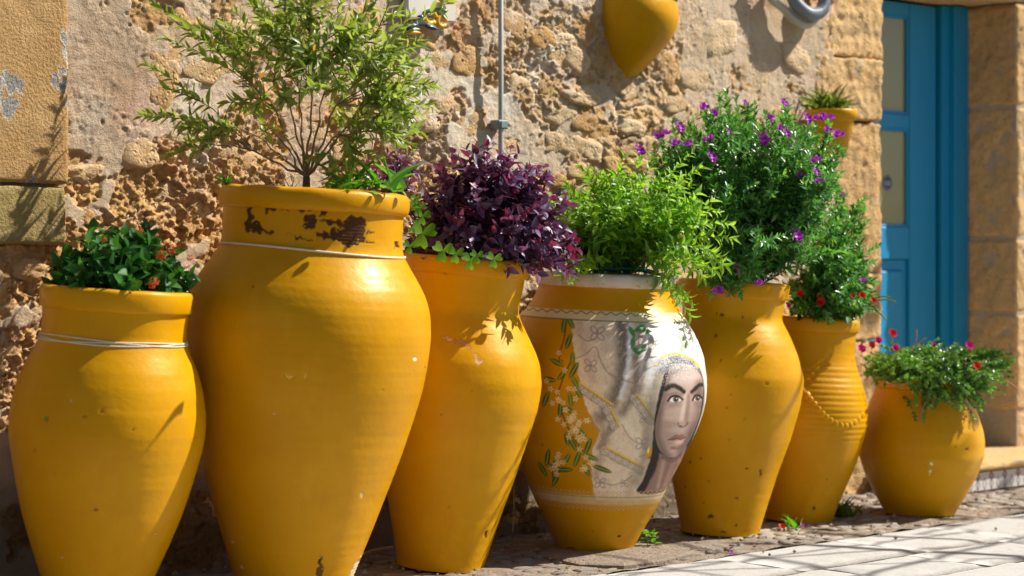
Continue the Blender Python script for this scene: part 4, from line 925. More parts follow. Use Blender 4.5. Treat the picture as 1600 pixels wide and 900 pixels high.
# pointed jar hanging tilted high on the wall
tip = P(943, 139, 8.22); hroot = thing('hanging_jar', tip, 'pointed yellow jar hanging tilted high on the wall', 'jar')
ax = Vector((.33, -.05, .94)).normalized(); Q = ax.to_track_quat('Z', 'Y').to_matrix().to_4x4(); k = 8.2 / F
pf = [(0, 0), (4, 14), (10, 22), (20, 29), (40, 39), (70, 52), (100, 62), (120, 66), (138, 66), (155, 60), (170, 50), (182, 45), (194, 47), (200, 50), (203, 47), (198, 42), (180, 38)]
s_ = np.linspace(0, len(pf) - 1, 90); pr = np.stack([gauss(np.interp(s_, range(len(pf)), [q[i] for q in pf]), 2.0) for i in (0, 1)], 1); A = np.linspace(0, 2 * np.pi, 72, endpoint=False); pr[0, 1] = 1
V = np.concatenate([np.stack([r_ * k * 1.16 * np.cos(A), r_ * k * 1.16 * np.sin(A), np.full(72, z_ * k)], 1) for z_, r_ in pr]); me = mesh_np('body', V, grid_faces(90, 72, True)); attr_c(me, 'paint', np.zeros((len(V), 4)))
obj('body', fixn(me), M['yellow'], hroot, Q)
pts = [Vector(((60 * k + .004) * math.cos(a), (60 * k + .004) * math.sin(a), 168 * k)) for a in np.linspace(0, 2 * math.pi, 40)]; o = tube('iron_ring', pts, .005, M['iron'], hroot, 8); o.matrix_basis = Q
# small flower pot on the wall by the doorway
pc = P(1299, 172, 8.80); proot = thing('wall_flower_pot', pc, 'small yellow flower pot fixed to the wall near the doorway', 'flower pot')
k = 8.8 / F; pf = [(-.19, 17 * k), (-.188, 22 * k), (-.05, 35 * k), (-.042, 36 * k), (-.041, 39.5 * k), (-.006, 40.5 * k), (.0, 39.5 * k), (.001, 36.5 * k), (-.02, 35 * k)]
A = np.linspace(0, 2 * np.pi, 64, endpoint=False); V = np.concatenate([np.stack([r_ * np.cos(A), r_ * np.sin(A), np.full(64, z_)], 1) for z_, r_ in pf]); me = mesh_np('body', V, grid_faces(len(pf), 64, True)); attr_c(me, 'paint', np.zeros((len(V), 4))); obj('body', fixn(me), M['yellow'], proot)
V = [(0, 0, -.015)] + [(35 * k * math.cos(a), 35 * k * math.sin(a), -.02) for a in A]; obj('soil', mesh_py('soil', V, [(0, 1 + i, 1 + (i + 1) % 64) for i in range(64)]), M['soil'], proot)
a = WN * -1; tube('bracket', [Vector((0, 0, -.1)) + a * .07, Vector((0, 0, -.1)) + a * .16], .008, M['iron'], proot)

# ------------------------------------------------------------------ plants
def leaf_tpl(shape, fold=.18, curl=.25, ns=5):
    """leaf of length 1 along +Y, width 1 at widest along X, normal +Z"""
    ts = np.linspace(0, 1, ns)
    if shape == 'lance': w = np.sin(np.pi * ts ** .8) ** .9 * (1 - .25 * ts)
    elif shape == 'ovate': w = np.sin(np.pi * ts ** .62) ** .8
    elif shape == 'round': w = np.sqrt(np.clip(1 - (2 * ts - 1) ** 2, 0, 1)) ** .8
    else: w = np.clip(1 - ts, 0, 1) ** .6
    w = np.maximum(w, .02); V = []
    for q, ww in zip(ts, w):
        zc = -curl * q * q * .5
        V += [(-ww / 2, q, zc + fold * ww * .5), (0, q, zc), (ww / 2, q, zc + fold * ww * .5)]
    Fc = [(i * 3 + j, i * 3 + j + 1, i * 3 + j + 4, i * 3 + j + 3) for i in range(ns - 1) for j in (0, 1)]
    return np.array(V), np.array(Fc)
def heart_tpl():
    V, Fc = leaf_tpl('ovate', .15, .25, 6); V = V.copy(); ts = V[:, 1].copy(); w = np.interp(ts, [0, .2, .5, .8, 1], [.05, .45, .85, 1., .62]); sd = np.sign(V[:, 0]); V[:, 0] = sd * w / 2; V[:, 2] = -.12 * ts ** 2 + .16 * np.abs(V[:, 0]); m = (sd == 0) & (ts > .9); V[m, 1] = .80; return V, Fc
def rot_to(d, up):
    """columns: side, direction, normal"""
    d = d / (np.linalg.norm(d) + 1e-9); s = np.cross(d, up); ls = np.linalg.norm(s)
    if ls < 1e-4: s = np.cross(d, np.array([1., .3, .1])); ls = np.linalg.norm(s)
    s /= ls; n = np.cross(s, d); return np.stack([s, d, n], 1)
class Plant:
    def __init__(s, name, base, label, cat='plant', group=None):
        s.base = np.array(base); s.root = thing(name, base, label, cat, group); s.lv = {}; s.cache = {}
    def leaf(s, pos, d, up, L, W, tone, mat, tpl, part='leaf'):
        s.lv.setdefault((mat, tpl, part), []).append((np.array(pos) - s.base, np.array(d, float), np.array(up, float), L, W, tone))
    def stem(s, pts, r, mat, name='stem', n=6):
        pts = [Vector(p) - Vector(s.base) for p in pts]; m = len(pts); r = r if hasattr(r, '__len__') else [r * (1 - .65 * i / (m - 1)) for i in range(m)]
        v, f = tube_v(pts, r, n, False); return obj(name, mesh_py(name, v, f, True), M[mat], s.root)
    def flower(s, pos, d, kind, size, mat, name='flower'):
        key = (kind, mat)
        if key not in s.cache: s.cache[key] = [flower_mesh(kind, i) for i in range(3)]
        Rm = rot_to(np.array(d, float), np.array([.2, .3, 1.])); m = Matrix.Identity(4)
        for i in range(3):
            for j in range(3): m[i][j] = Rm[i][(0, 1, 2)[j]] * size
        # flower axis is local Z
        m2 = Matrix.Identity(4)
        for i in range(3):
            m2[i][0], m2[i][1], m2[i][2] = Rm[i][0] * size, -Rm[i][2] * size, Rm[i][1] * size
        m2.translation = Vector(np.array(pos) - s.base)
        obj(name, random.choice(s.cache[key]), M[mat], s.root, m2)
    def finish(s, nobj=200):
        tot = sum(len(v) for v in s.lv.values())
        for (mat, tpl, part), L in s.lv.items():
            TV, TF = TPL[tpl]
            order = sorted(range(len(L)), key=lambda i: (L[i][0][1]) - 3.0 * L[i][3] + random.uniform(0, .25))
            k = min(len(L), int(nobj * max(.15, len(L) / tot)))
            if len(L) - k < 12: k = len(L)
            vari = {}
            for i in order[:k]:
                p, d, up, ln, w, tone = L[i]; tq = min(4, int(tone * 5))
                if tq not in vari:
                    me = mesh_np(part, TV, TF); attr_f(me, 'tone', np.full(len(TV), (tq + .5) / 5)); me.materials.append(M[mat]); vari[tq] = me
                Rm = rot_to(d, up); m = Matrix.Identity(4)
                for a in range(3): m[a][0], m[a][1], m[a][2], m[a][3] = Rm[a][0] * w, Rm[a][1] * ln, Rm[a][2] * ln, p[a]
                obj(part, vari[tq], None, s.root, m)
            rest = order[k:]
            if rest:
                Rs = np.stack([rot_to(L[i][1], L[i][2]) for i in rest]); Ps = np.stack([L[i][0] for i in rest])
                Ls = np.array([L[i][3] for i in rest]); Ws = np.array([L[i][4] for i in rest])
                loc = TV[None] * np.stack([Ws, Ls, Ls], 1)[:, None, :]
                V = np.einsum('nij,nvj->nvi', Rs, loc) + Ps[:, None]; n = len(TV)
                Fa = (TF[None] + (np.arange(len(rest)) * n)[:, None, None]).reshape(-1, 4)
                me = mesh_np('foliage', V.reshape(-1, 3), Fa); attr_f(me, 'tone', np.repeat([L[i][5] for i in rest], n))
                tag(obj('foliage' if part == 'leaf' else part + '_mass', me, M[mat], s.root), kind='stuff')
TPL = {'lance': leaf_tpl('lance'), 'thin': leaf_tpl('lance', .3, .35), 'ovate': leaf_tpl('ovate', .15, .3, 6), 'round': leaf_tpl('round', .1, .2, 6), 'blade': leaf_tpl('blade', .4, 1.0, 7), 'droop': leaf_tpl('lance', .22, .7, 6), 'heart': heart_tpl(), 'petal': leaf_tpl('round', -.1, -.3, 4)}
def flower_mesh(kind, seed):
    r = np.random.default_rng(seed); V, Fc, tn = [], [], []
    def petal(p, d, up, L, W, t):
        TV, TF = TPL['petal']; Rm = rot_to(np.array(d, float), np.array(up, float)); v = (TV * np.array([W, L, L])) @ Rm.T + np.array(p); o = sum(len(x) for x in V)
        V.append(v); Fc.append(TF + o); tn.append(np.full(len(v), t))
    if kind == 'cup':                       # open five-petalled flower
        for i in range(5):
            a = i * 2 * np.pi / 5 + r.uniform(-.1, .1); petal((0, 0, 0), (math.cos(a), math.sin(a), r.uniform(.35, .7)), (0, 0, 1), .55, .6, r.random())
        for i in range(6): a = i; petal((0, 0, .03), (math.cos(a) * .4, math.sin(a) * .4, 1), (1, 0, 0), .18, .06, .0)
    elif kind == 'head':                    # dome of tiny florets
        for i in range(30):
            a, e = r.uniform(0, 6.3), math.acos(r.uniform(.05, 1)); c = np.array((math.sin(e) * math.cos(a), math.sin(e) * math.sin(a), math.cos(e))) * .4
            for j in range(4):
                b = j * 1.57 + r.random(); t = np.cross(c, (.3, .2, 1)); t /= np.linalg.norm(t) + 1e-6; q = np.cross(c / .4, t); petal(c, t * math.cos(b) + q * math.sin(b) + c, c, .14, .13, r.random())
    else:                                   # small tufted pea-like cluster
        for i in range(4):
            a = r.uniform(0, 6.3); c = np.array((.3 * math.cos(a + i * 1.6), .3 * math.sin(a + i * 1.6), r.uniform(-.1, .25)))
            for j in range(5):
                b = j * 1.256 + r.random(); petal(c, (math.cos(b), math.sin(b), r.uniform(.1, .9)), (0, 0, 1), .34, .26, r.random())
    me = mesh_np('flower', np.concatenate(V), np.concatenate(Fc)); attr_f(me, 'tone', np.concatenate(tn)); return me
U = np.array([0, 0, 1.])
def unit(v): v = np.asarray(v, float); return v / (np.linalg.norm(v) + 1e-9)
def rv(s=1.0): return rng.normal(0, s, 3)
def along(plant, pts, f0, step, ln, asp, mat, tpl, ang=55, tones=(0, 1), whorl=1, droop=0.0, taper=.45, toneend=0.0, face=None):
    """leaves along a stem polyline"""
    pts = [np.array(p) for p in pts]; seg = [np.linalg.norm(b - a) for a, b in zip(pts[:-1], pts[1:])]; tot = sum(seg); s = f0 * tot; phi = rng.uniform(0, 6.3)
    cum = np.concatenate([[0], np.cumsum(seg)])
    while s <= tot:
        i = min(len(seg) - 1, int(np.searchsorted(cum, s) - 1)); i = max(i, 0); q = (s - cum[i]) / max(seg[i], 1e-6); p = pts[i] + (pts[i + 1] - pts[i]) * q; t = unit(pts[i + 1] - pts[i])
        side = unit(np.cross(t, [.31, .17, .93] if abs(t[2]) < .9 else [1, 0, 0])); bi = np.cross(t, side); fr = (s / tot - f0) / (1 - f0 + 1e-6)
        a = math.radians(ang * (1 - .45 * fr) * rng.uniform(.75, 1.25)); L = ln * (1 - taper * fr ** 2) * rng.uniform(.6, 1.25)
        for w in range(whorl):
            b = phi + w * 2 * math.pi / whorl + rng.normal(0, .25); out = side * math.cos(b) + bi * math.sin(b); d = t * math.cos(a) + out * math.sin(a) - U * droop * rng.uniform(.5, 1.3)
            up = unit(t * math.sin(a) - out * math.cos(a) + .35 * U + rv(.25)); tone = np.clip(rng.uniform(*tones) + toneend * fr, 0, .999)
            plant.leaf(p, d, up, L, L * asp, tone, mat, tpl)
        phi += 2.4 if whorl == 1 else math.pi / whorl + .3; s += step * rng.uniform(.8, 1.2)
def arc(a, b, bow=None, n=7, jit=0.0):
    a, b = np.array(a), np.array(b); c = (a + b) / 2 + (np.array(bow) if bow is not None else 0); out = []
    for q in np.linspace(0, 1, n): out.append((1 - q) ** 2 * a + 2 * q * (1 - q) * c + q * q * b + (rv(jit) if 0 < q < 1 else 0))
    return out
def mouth(key, ox=0.0, oy=0.0, oz=0.0):
    J = JAR[key]; return np.array(J['mw'] @ Vector((ox, oy, J['soil'] + oz)))
def A3(px, py, d): return np.array(P(px, py, d))

# --- lantana in the leftmost jar
J = JAR['lantana']; c = mouth('lantana'); pl = Plant('lantana_plant', c, 'round leafy green plant with small orange and red flower heads in leftmost jar')
top = P(190, 405, 6.05)
for i in range(105):
    a = rng.uniform(0, 6.3); e = math.acos(rng.uniform(.0, 1)) ; rx, rz = .185, .165
    tip_ = c + np.array([rx * math.sin(e) * math.cos(a) * rng.uniform(.75, 1.08), rx * math.sin(e) * math.sin(a), .05 + rz * math.cos(e) * rng.uniform(.8, 1.12)]); tip_[0] += .012
    b = c + np.array([rng.normal(0, .05), rng.normal(0, .05), 0]); pts = arc(b, tip_, (tip_ - b) * np.array([.1, .1, -.1]) + U * .04)
    pl.stem(pts, .0022, 'green_stem'); along(pl, pts, .35, .020, .056, .62, 'leaf_lantana', 'ovate', 62, (0, 1), 2, .12, .3, .2)
for px, py, col, s in ((252, 400, 'fl_orange', .032), (241, 441, 'fl_orange', .03), (268, 392, 'fl_red', .028), (297, 403, 'fl_red', .02), (219, 360, 'fl_orange', .02), (163, 375, 'fl_orange', .016), (238, 447, 'fl_orange', .02)):
    pl.flower(A3(px, py, 5.84 + .04 * (py < 420)), (0.1, -.75, .6), 'head', s, col)
pl.finish(240)

# --- tall shrub in the largest jar
c = mouth('shrub', -.03, -.02); d0 = 6.40; pl = Plant('tall_shrub', c, 'tall airy green shrub with narrow leaves growing from the largest jar', 'shrub')
fork = A3(479, 276, d0); base = np.array(c)
pl.stem([base, (base + fork) / 2 + np.array([.004, 0, 0]), fork], [.016, .013, .010], 'wood', 'trunk', 10)
limbs = {}
for k, (px, py, dd) in enumerate([(415, 220, -.03), (430, 170, .06), (450, 150, -.06), (468, 140, .04), (485, 130, -.08), (505, 150, .05), (525, 165, -.05), (545, 195, .08), (520, 215, -.1), (435, 215, .1), (395, 235, .05)]):
    e = A3(px, py, d0 + dd); pts = arc(fork, e, np.array([0, 0, -.01]), 7, .004); limbs[k] = e; pl.stem(pts, [.0040 * (1 - .35 * i / 6) for i in range(7)], 'pale_wood', 'branch', 8)
tips = [(222, 100, -.1), (218, 182, -.15), (232, 178, 0), (262, 242, -.1), (228, -5, .1), (258, 60, .05), (318, 42, 0), (345, 30, .1), (300, 190, -.12), (330, 205, 0), (370, 20, -.1), (395, 60, .1), (385, -15, 0), (430, -20, -.1), (455, 20, .1),
        (480, -25, 0), (510, -10, -.15), (540, -25, .1), (560, 30, -.05), (595, -10, 0), (625, 15, .12), (645, 20, -.1), (668, 90, 0), (655, 60, .1), (672, 130, -.05), (640, 110, .12), (610, 70, -.15), (590, 110, 0), (645, 170, .0), (655, 205, .05), (615, 150, -.12), (575, 165, .15),
        (550, 245, -.1), (515, 280, -.08), (560, 215, .0), (430, 60, -.18), (460, 90, -.2), (500, 60, -.2), (530, 95, -.2), (420, 120, -.15), (395, 150, 0), (370, 110, .1), (480, 130, -.22), (560, 80, -.2), (520, 30, -.22), (440, 5, -.2), (585, 40, -.18), (350, 160, .1), (400, 200, .12), (290, 220, .1), (620, 40, .2), (540, 140, .2), (470, 60, .2), (410, 30, .2), (600, 190, .1), (630, 215, -.05), (345, 70, .15), (545, 270, .05), (650, 150, -.1), (660, 180, .0), (625, 190, -.15), (640, 205, .1), (600, 170, -.1), (585, 200, 0), (660, 110, .1), (610, 120, .1)]
ext = [(x + rng.normal(0, 30), y + rng.normal(0, 18), q + rng.normal(0, .1)) for x, y, q in tips[::3] if x > 370 and y < 190]
for px, py, dd in tips + ext:
    e = A3(px, py, d0 + dd); k = min(limbs, key=lambda i: np.linalg.norm(limbs[i] - e)); b = limbs[k]; left = px < 345
    pts = arc(b, e, np.array([0, 0, (.05 if left else .02) + rng.normal(0, .02)]), 9, .004); pl.stem(pts, .0022, 'pale_wood', 'twig')
    along(pl, pts, .42 if not left else .42, .0088, .052, .37, 'leaf_shrub', 'lance', 56, (.05, .95), 1, .05, .3, .1)
    for _ in range(1 if left else 2):
        q = pts[rng.integers(3, 8)]; e2 = q + (np.array(pts[8]) - q) * .45 + rv(.045 if not left else .02); p2 = arc(q, e2, None, 6); pl.stem(p2, .002, 'wood', 'twig'); along(pl, p2, .12, .0085, .048, .37, 'leaf_shrub', 'lance', 56, (.05, .95), 1, .05, .3, .1)
for i in range(85):
    p = A3(rng.normal(440, 50), rng.normal(165, 45), d0 + rng.normal(0, .12)); pl.leaf(p, rv() - U * .5, rv() + U, .03, .011, rng.random(), 'leaf_dry', 'lance', 'dry_leaf')
pl.finish(280)
# dry twigs and weeds at the mouth of the same jar
pl = Plant('grassy_weeds', mouth('shrub', .10, -.1), 'little green weeds and grass blades at the rim of largest jar', 'weeds')
for i in range(26):
    b = A3(rng.uniform(515, 630), 296, 6.3 + rng.normal(0, .08)); d = unit(np.array([rng.normal(0, .6), rng.normal(0, .4), 1.])); pl.leaf(b, d, U + rv(.3), rng.uniform(.05, .12), .006, rng.random(), 'leaf_clover', 'blade', 'blade')
for i in range(30):
    b = A3(rng.uniform(505, 630), rng.uniform(283, 298), 6.26 + rng.normal(0, .06)); pl.leaf(b, rv() + U * .3, U + rv(.3), .022, .02, rng.random(), 'leaf_clover', 'round')
pl.finish(80)
pl = Plant('dry_weeds', mouth('shrub', -.15, -.05), 'dry brown twigs and one green tuft at rim of largest jar', 'weeds')
for i in range(14):
    b = A3(rng.uniform(385, 470), 294, 6.35 + rng.normal(0, .05)); pl.stem(arc(b, b + np.array([rng.normal(0, .05), rng.normal(0, .04), rng.uniform(.02, .06)]), None, 4), .0013, 'wood')
b = A3(356, 292, 6.3)
for i in range(12): pl.leaf(b, np.array([rng.normal(0, .5), rng.normal(0, .4), 1]), U + rv(.4), rng.uniform(.03, .055), .008, rng.random(), 'leaf_clover', 'thin')
pl.finish(20)

# --- purple plant
def purple(pl, c, rx, ry, rz, n, cxo=0.0, lim=None):
    for i in range(n):
        a = rng.uniform(0, 6.3); e = math.acos(rng.uniform(.02, 1)) if rng.random() < .8 else rng.uniform(1.3, 1.75); s = rng.uniform(.72, 1.05)
        tip_ = c + np.array([cxo + rx * math.sin(e) * math.cos(a) * s, ry * math.sin(e) * math.sin(a) * s, .03 + rz * math.cos(e) * s])
        b = c + np.array([rng.normal(0, rx * .3), rng.normal(0, ry * .3), 0]); pts = arc(b, tip_, np.array([0, 0, .06]) + (tip_ - b) * np.array([.05, .05, 0]), 7)
        pl.stem(pts, .0022, 'red_stem'); along(pl, pts, .36, .019, .047, .54, 'leaf_purple', 'ovate', 66, (0, .95), 2, .22, .25, .1)
c = mouth('purple', .0, 0, .02); pl = Plant('purple_plant', c, 'bushy dark purple leaved plant filling the slim jar')
purple(pl, c, .28, .21, .365, 330, .085); pl.finish(280)
c = np.array(P(618, 300, 6.62)); pl = Plant('purple_sprig', c, 'small purple leaved sprig behind the rim of the largest jar')
for px, py in ((590, 245), (605, 238), (622, 240), (640, 262), (582, 262), (612, 255), (600, 270), (630, 250), (575, 285), (645, 285), (655, 250), (650, 270), (595, 290), (625, 280), (640, 240), (612, 285)):
    e = A3(px, py, 6.62 + rng.normal(0, .06)); pts = arc(c + rv(.02), e, U * .01, 6); pl.stem(pts, .0018, 'red_stem'); along(pl, pts, .3, .02, .048, .38, 'leaf_purple', 'droop', 64, (0, .95), 2, .15, .3)
pl.finish(60)
pl = Plant('clover_weeds', mouth('purple', -.12, -.16), 'bright green clover leaves among the purple plant stems', 'weeds')
for px, py, s in ((660, 365, 24), (648, 320, 10), (655, 325, 12), (660, 338, 14), (692, 392, 18), (712, 397, 15), (735, 407, 15), (772, 405, 14), (640, 385, 12), (650, 310, 9), (745, 400, 12)):
    q = A3(px, py, 6.70); kk = 6.7 / F * s
    for a in (20, 140, 260):
        d = np.array([math.cos(R(a)), -.25, math.sin(R(a))]); pl.leaf(q, d, (0, -1, .5), kk * 1.0, kk * 1.0, rng.random(), 'leaf_clover', 'heart')
    pl.stem(arc(q, A3(px + 8, py + 40, 6.85), None, 4), .001, 'green_stem')
pl.finish(60)
for i in range(3):
    pass

# --- lime green plant in the painted jar
c = mouth('portrait', 0, 0, .03); pl = Plant('lime_green_plant', c, 'bright lime green leafy plant in the painted jar')
for i in range(135):
    a = rng.uniform(0, 6.3); r_ = math.sqrt(rng.random()); px = 985 + 140 * r_ * math.cos(a); py = 345 - 100 * math.sqrt(max(0, 1 - r_ * r_)) * rng.uniform(.35, 1.08) + 40 * r_ * rng.random()
    e = A3(px, py, 7.33 + .26 * r_ * math.sin(a)); b = c + np.array([rng.normal(0, .07), rng.normal(0, .07), 0]); pts = arc(b, e, U * .05 + (e - b) * np.array([.12, .12, 0]), 8, .003)
    pl.stem(pts, .0017, 'green_stem'); along(pl, pts, .30, .019, .055, .36, 'leaf_lime', 'droop', 58, (0, .8), 2, .10, .3, .25)
for px, py, dd in ((1150, 375, -.15), (1135, 405, -.2), (1120, 425, -.25), (1145, 350, -.1), (1085, 480, -.22), (1100, 435, -.25), (1125, 330, -.1), (1060, 430, -.25), (1115, 395, -.3), (1078, 492, -.2), (905, 258, 0), (925, 265, .05), (1080, 240, -.1), (1095, 262, -.15), (880, 430, -.25), (893, 440, -.25), (1095, 420, -.3), (1140, 420, -.2)):
    e = A3(px, py, 7.30 + dd); b = c + np.array([.06, -.05, .02]); pts = arc(b, e, U * .12, 9); pl.stem(pts, .0017, 'green_stem'); along(pl, pts, .4, .017, .052, .34, 'leaf_lime', 'droop', 58, (.2, .95), 2, .10, .35, .3)
pl.finish(280)
hz = wframe('garden_hose', None, 'dark green garden hose lying in the mouth of painted jar', 'hose'); hz.location = (0, 0, 0); hz.rotation_euler = (0, 0, 0)
tube('hose', cr([A3(858, 402, 7.12), A3(866, 388, 7.12), A3(880, 382, 7.13), A3(893, 390, 7.15), A3(896, 406, 7.17), A3(889, 417, 7.19), A3(905, 421, 7.21), A3(950, 420, 7.25), A3(1000, 421, 7.3), A3(1030, 430, 7.4)], 8), .0085, M['hose_green'], hz, 10)

# --- purple-flowered shrub
def polyg(pl, c, tips, d0, step=.0085, ln=.03, mat='leaf_polygala', tpl='lance', r=.0028, shoots=4):
    for px, py, dd in tips:
        e = A3(px, py, d0 + dd); b = c + np.array([rng.normal(0, .05), rng.normal(0, .05), 0]); pts = arc(b, e, (e - b) * np.array([.25, .25, -.05]) + U * .02 + rv(.015), 10, .006)
        pl.stem(pts, r, 'wood', 'branch'); along(pl, pts, .34, step, ln, .43, mat, tpl, 68, (0, .66), 2, .0, .25, .22)
        for _ in range(shoots):
            i = int(rng.integers(4, 9)); t = unit(pts[i + 1] - pts[i]); d = unit(t + rv(.85)); p2 = arc(pts[i], pts[i] + d * rng.uniform(.05, .11), U * .01, 5)
            along(pl, p2, .1, step, ln, .43, mat, tpl, 68, (0, .66), 2, .0, .25, .30)
c = mouth('polygala', 0, 0, .02); d0 = 7.80; pl = Plant('purple_flowered_shrub', c, 'dense dark green shrub dotted with purple flowers in the speckled jar', 'shrub')
tips = [(1135, 145, 0), (1150, 155, .1), (1180, 160, -.1), (1200, 180, 0), (1100, 180, .05), (1085, 200, -.1), (1050, 190, 0), (1030, 215, .1), (1060, 225, -.15), (1225, 165, 0), (1240, 195, -.1), (1265, 185, .1), (1290, 215, 0), (1305, 240, -.1), (1300, 270, .1), (1280, 235, .1), (1250, 230, -.2), (1210, 220, -.25), (1170, 200, -.25), (1130, 190, -.25), (1100, 230, -.2), (1075, 255, -.1), (1120, 165, .15), (1160, 260, -.3), (1200, 290, -.3), (1130, 270, -.3), (1240, 280, -.25), (1270, 290, -.15), (1285, 320, 0), (1090, 300, -.2), (1110, 330, -.25), (1150, 330, -.3), (1190, 350, -.3), (1230, 340, -.25), (1255, 360, -.1), (1145, 180, .2), (1190, 200, .2), (1240, 220, .2), (1060, 250, .15), (1280, 260, .2), (1165, 440, -.28), (1115, 440, -.28), (1210, 400, -.2), (1175, 400, -.3), (1140, 390, -.3), (1275, 195, -.1), (1295, 188, 0), (1300, 212, -.15), (1312, 228, -.05), (1268, 215, -.2), (1305, 255, -.15), (1262, 250, -.25), (1290, 290, -.2), (1020, 235, 0), (1040, 245, -.1), (1055, 270, -.15)]
tips = tips + [(1165 + 150 * math.cos(a_) * q_, 250 - 105 * math.sin(a_) * q_ + 20, rng.normal(-.08, .15)) for a_, q_ in zip(rng.uniform(-.15, 3.3, 55), rng.uniform(.55, 1.02, 55))]
tips = tips + [(x + rng.normal(0, 16), min(380, y + abs(rng.normal(0, 22))), q + rng.normal(0, .08)) for x, y, q in tips[:40]] + [(x + rng.normal(0, 20), min(390, y + 30 + abs(rng.normal(0, 30))), q + rng.normal(0, .1)) for x, y, q in tips[:36]]
polyg(pl, c, tips, d0, .0095, .035)
for px, py, s in ((1004, 234, 1.2), (1030, 211, .8), (1040, 212, 1), (1055, 226, .9), (1065, 198, 1), (1070, 225, 1), (1100, 170, 1), (1107, 218, .9), (1115, 244, 1.1), (1065, 293, 1.1), (1120, 175, .8), (1118, 311, .9), (1198, 215, 1.4), (1200, 185, .9), (1226, 160, .9), (1220, 202, .8), (1232, 207, .8), (1265, 184, 1), (1280, 185, 1.1), (1295, 184, .8), (1293, 205, .8), (1310, 213, 1.1), (1276, 252, .9), (1278, 268, .8), (1250, 275, .8), (1242, 228, .7), (1280, 285, .7), (1249, 366, 1.2), (1158, 421, 1.1), (1118, 456, 1.1), (1183, 443, .8), (1140, 205, .6), (1165, 160, .6), (1215, 250, .6)):
    pl.flower(A3(px, py, d0 - .30 + rng.normal(0, .03)), (.1 + rng.normal(0, .3), -.8, .5), 'pea', .044 * s, 'fl_purple')
pl.finish(290)
# --- ribbed jar: shrub with a few red blooms
c = mouth('red', 0, 0, .02); d0 = 8.15; pl = Plant('green_shrub', c, 'green shrub with red blooms spilling from the ribbed jar', 'shrub')
tips = [(1320, 305, 0), (1340, 320, -.1), (1352, 325, 0), (1300, 330, .1), (1330, 350, -.15), (1345, 375, -.1), (1310, 370, -.2), (1290, 390, -.1), (1270, 400, -.15), (1335, 400, -.2), (1348, 420, -.1), (1315, 420, -.22), (1290, 430, -.22), (1345, 450, -.15), (1330, 455, -.2), (1310, 460, -.25), (1275, 440, -.2), (1260, 430, -.1), (1300, 350, 0), (1285, 345, .1), (1325, 330, .1), (1250, 455, -.2), (1265, 470, -.22), (1345, 490, -.18)]
tips = tips + [(x + rng.normal(0, 10), y + abs(rng.normal(0, 14)), q + rng.normal(0, .06)) for x, y, q in tips[:20]]
polyg(pl, c, tips, d0, .0095, .036)
for i in range(60):
    p = A3(rng.uniform(1240, 1345), rng.uniform(455, 497), d0 - .17 + rng.normal(0, .05)); pl.leaf(p, rv() + np.array([0, -.6, .2]), U + rv(.4), .04, .022, rng.uniform(0, .6), 'leaf_lantana', 'ovate')
for px, py, s in ((1282, 473, 1.2), (1250, 460, 1), (1303, 465, .8), (1347, 462, .9), (1333, 463, .8), (1365, 470, .8), (1280, 462, .6)): pl.flower(A3(px, py, d0 - .24), (0, -.8, .5), 'cup', .034 * s, 'fl_red')
for px, py, s in ((1312, 305, 1.1), (1350, 440, 1), (1233, 476, .9)): pl.flower(A3(px, py, d0 - .2), (0, -.8, .5), 'pea', .028 * s, 'fl_purple')
for px, py, q in ((1400, 472, .1), (1392, 465, .0), (1375, 490, .1), (1385, 500, -.3), (1370, 455, .3)):
    b = A3(1345, 488, d0 - .12); pts = arc(b, A3(px, py, d0 - .15), U * .05, 7); pl.stem(pts, [.003] * 7, 'green_stem', 'blade', 5)
pl.finish(220)

# --- trailing flowers in the round jar
c = mouth('portulaca', 0, 0, .02); d0 = 8.38; pl = Plant('trailing_plant', c, 'small leaved trailing plant with magenta and red flowers in the round jar')
k8 = d0 / F
for i in range(640):
    a = rng.uniform(0, 6.3); r_ = math.sqrt(rng.random()) ; x = 1462 + 116 * r_ * math.cos(a); hang = max(0, -math.sin(a)) * r_
    y = 543 + 28 * r_ + rng.normal(0, 10) + 92 * hang * rng.random() ** .8 * (1 if x > 1425 else .4); y = min(y, 656); x += 10 * (x > 1500); e = A3(x, y, d0 + .24 * r_ * math.sin(a) - .04 * hang)
    b = c + np.array([rng.normal(0, .07), rng.normal(0, .07), 0]); pts = arc(b, e, U * .05 + (e - b) * np.array([.2, .2, 0]), 8, .005)
    if i % 3 == 0: pl.stem(pts, .0016, 'pink_stem')
    along(pl, pts, .30, .0080, .019, .62, 'leaf_succulent', 'ovate', 62, (0, 1), 2, 0, .2)
for px, py, col, s in ((1345, 546, 'fl_magenta', 1.2), (1361, 540, 'fl_red', 1), (1373, 533, 'fl_magenta', 1), (1393, 522, 'fl_red', 1.2), (1400, 545, 'fl_magenta', 1), (1513, 541, 'fl_magenta', 1.2), (1526, 573, 'fl_red', 1.1), (1460, 540, 'fl_magenta', .6)):
    pl.flower(A3(px, py, d0 - .12 - .1 * (px > 1500)), (rng.normal(.2, .3), -.8, .5), 'cup', .034 * s, col)
    pl.stem(arc(A3(px, py, d0 - .12 - .1 * (px > 1500)), A3(px + 6, py + 35, d0 - .05), None, 4), .0014, 'pink_stem')
for q in ([(1384, 596), (1393, 602), (1405, 603), (1420, 598)], [(1446, 628), (1440, 642), (1434, 658)], [(1573, 595), (1583, 602), (1590, 608)], [(1565, 634), (1578, 630), (1588, 627)], [(1424, 545), (1432, 530), (1432, 514)], [(1430, 543), (1440, 532), (1448, 528)]): pl.stem(cr([A3(x, y, d0 - .24) for x, y in q], 4), [.0019] * (4 * (len(q) - 1) + 1), 'pink_stem')
pl.finish(250)
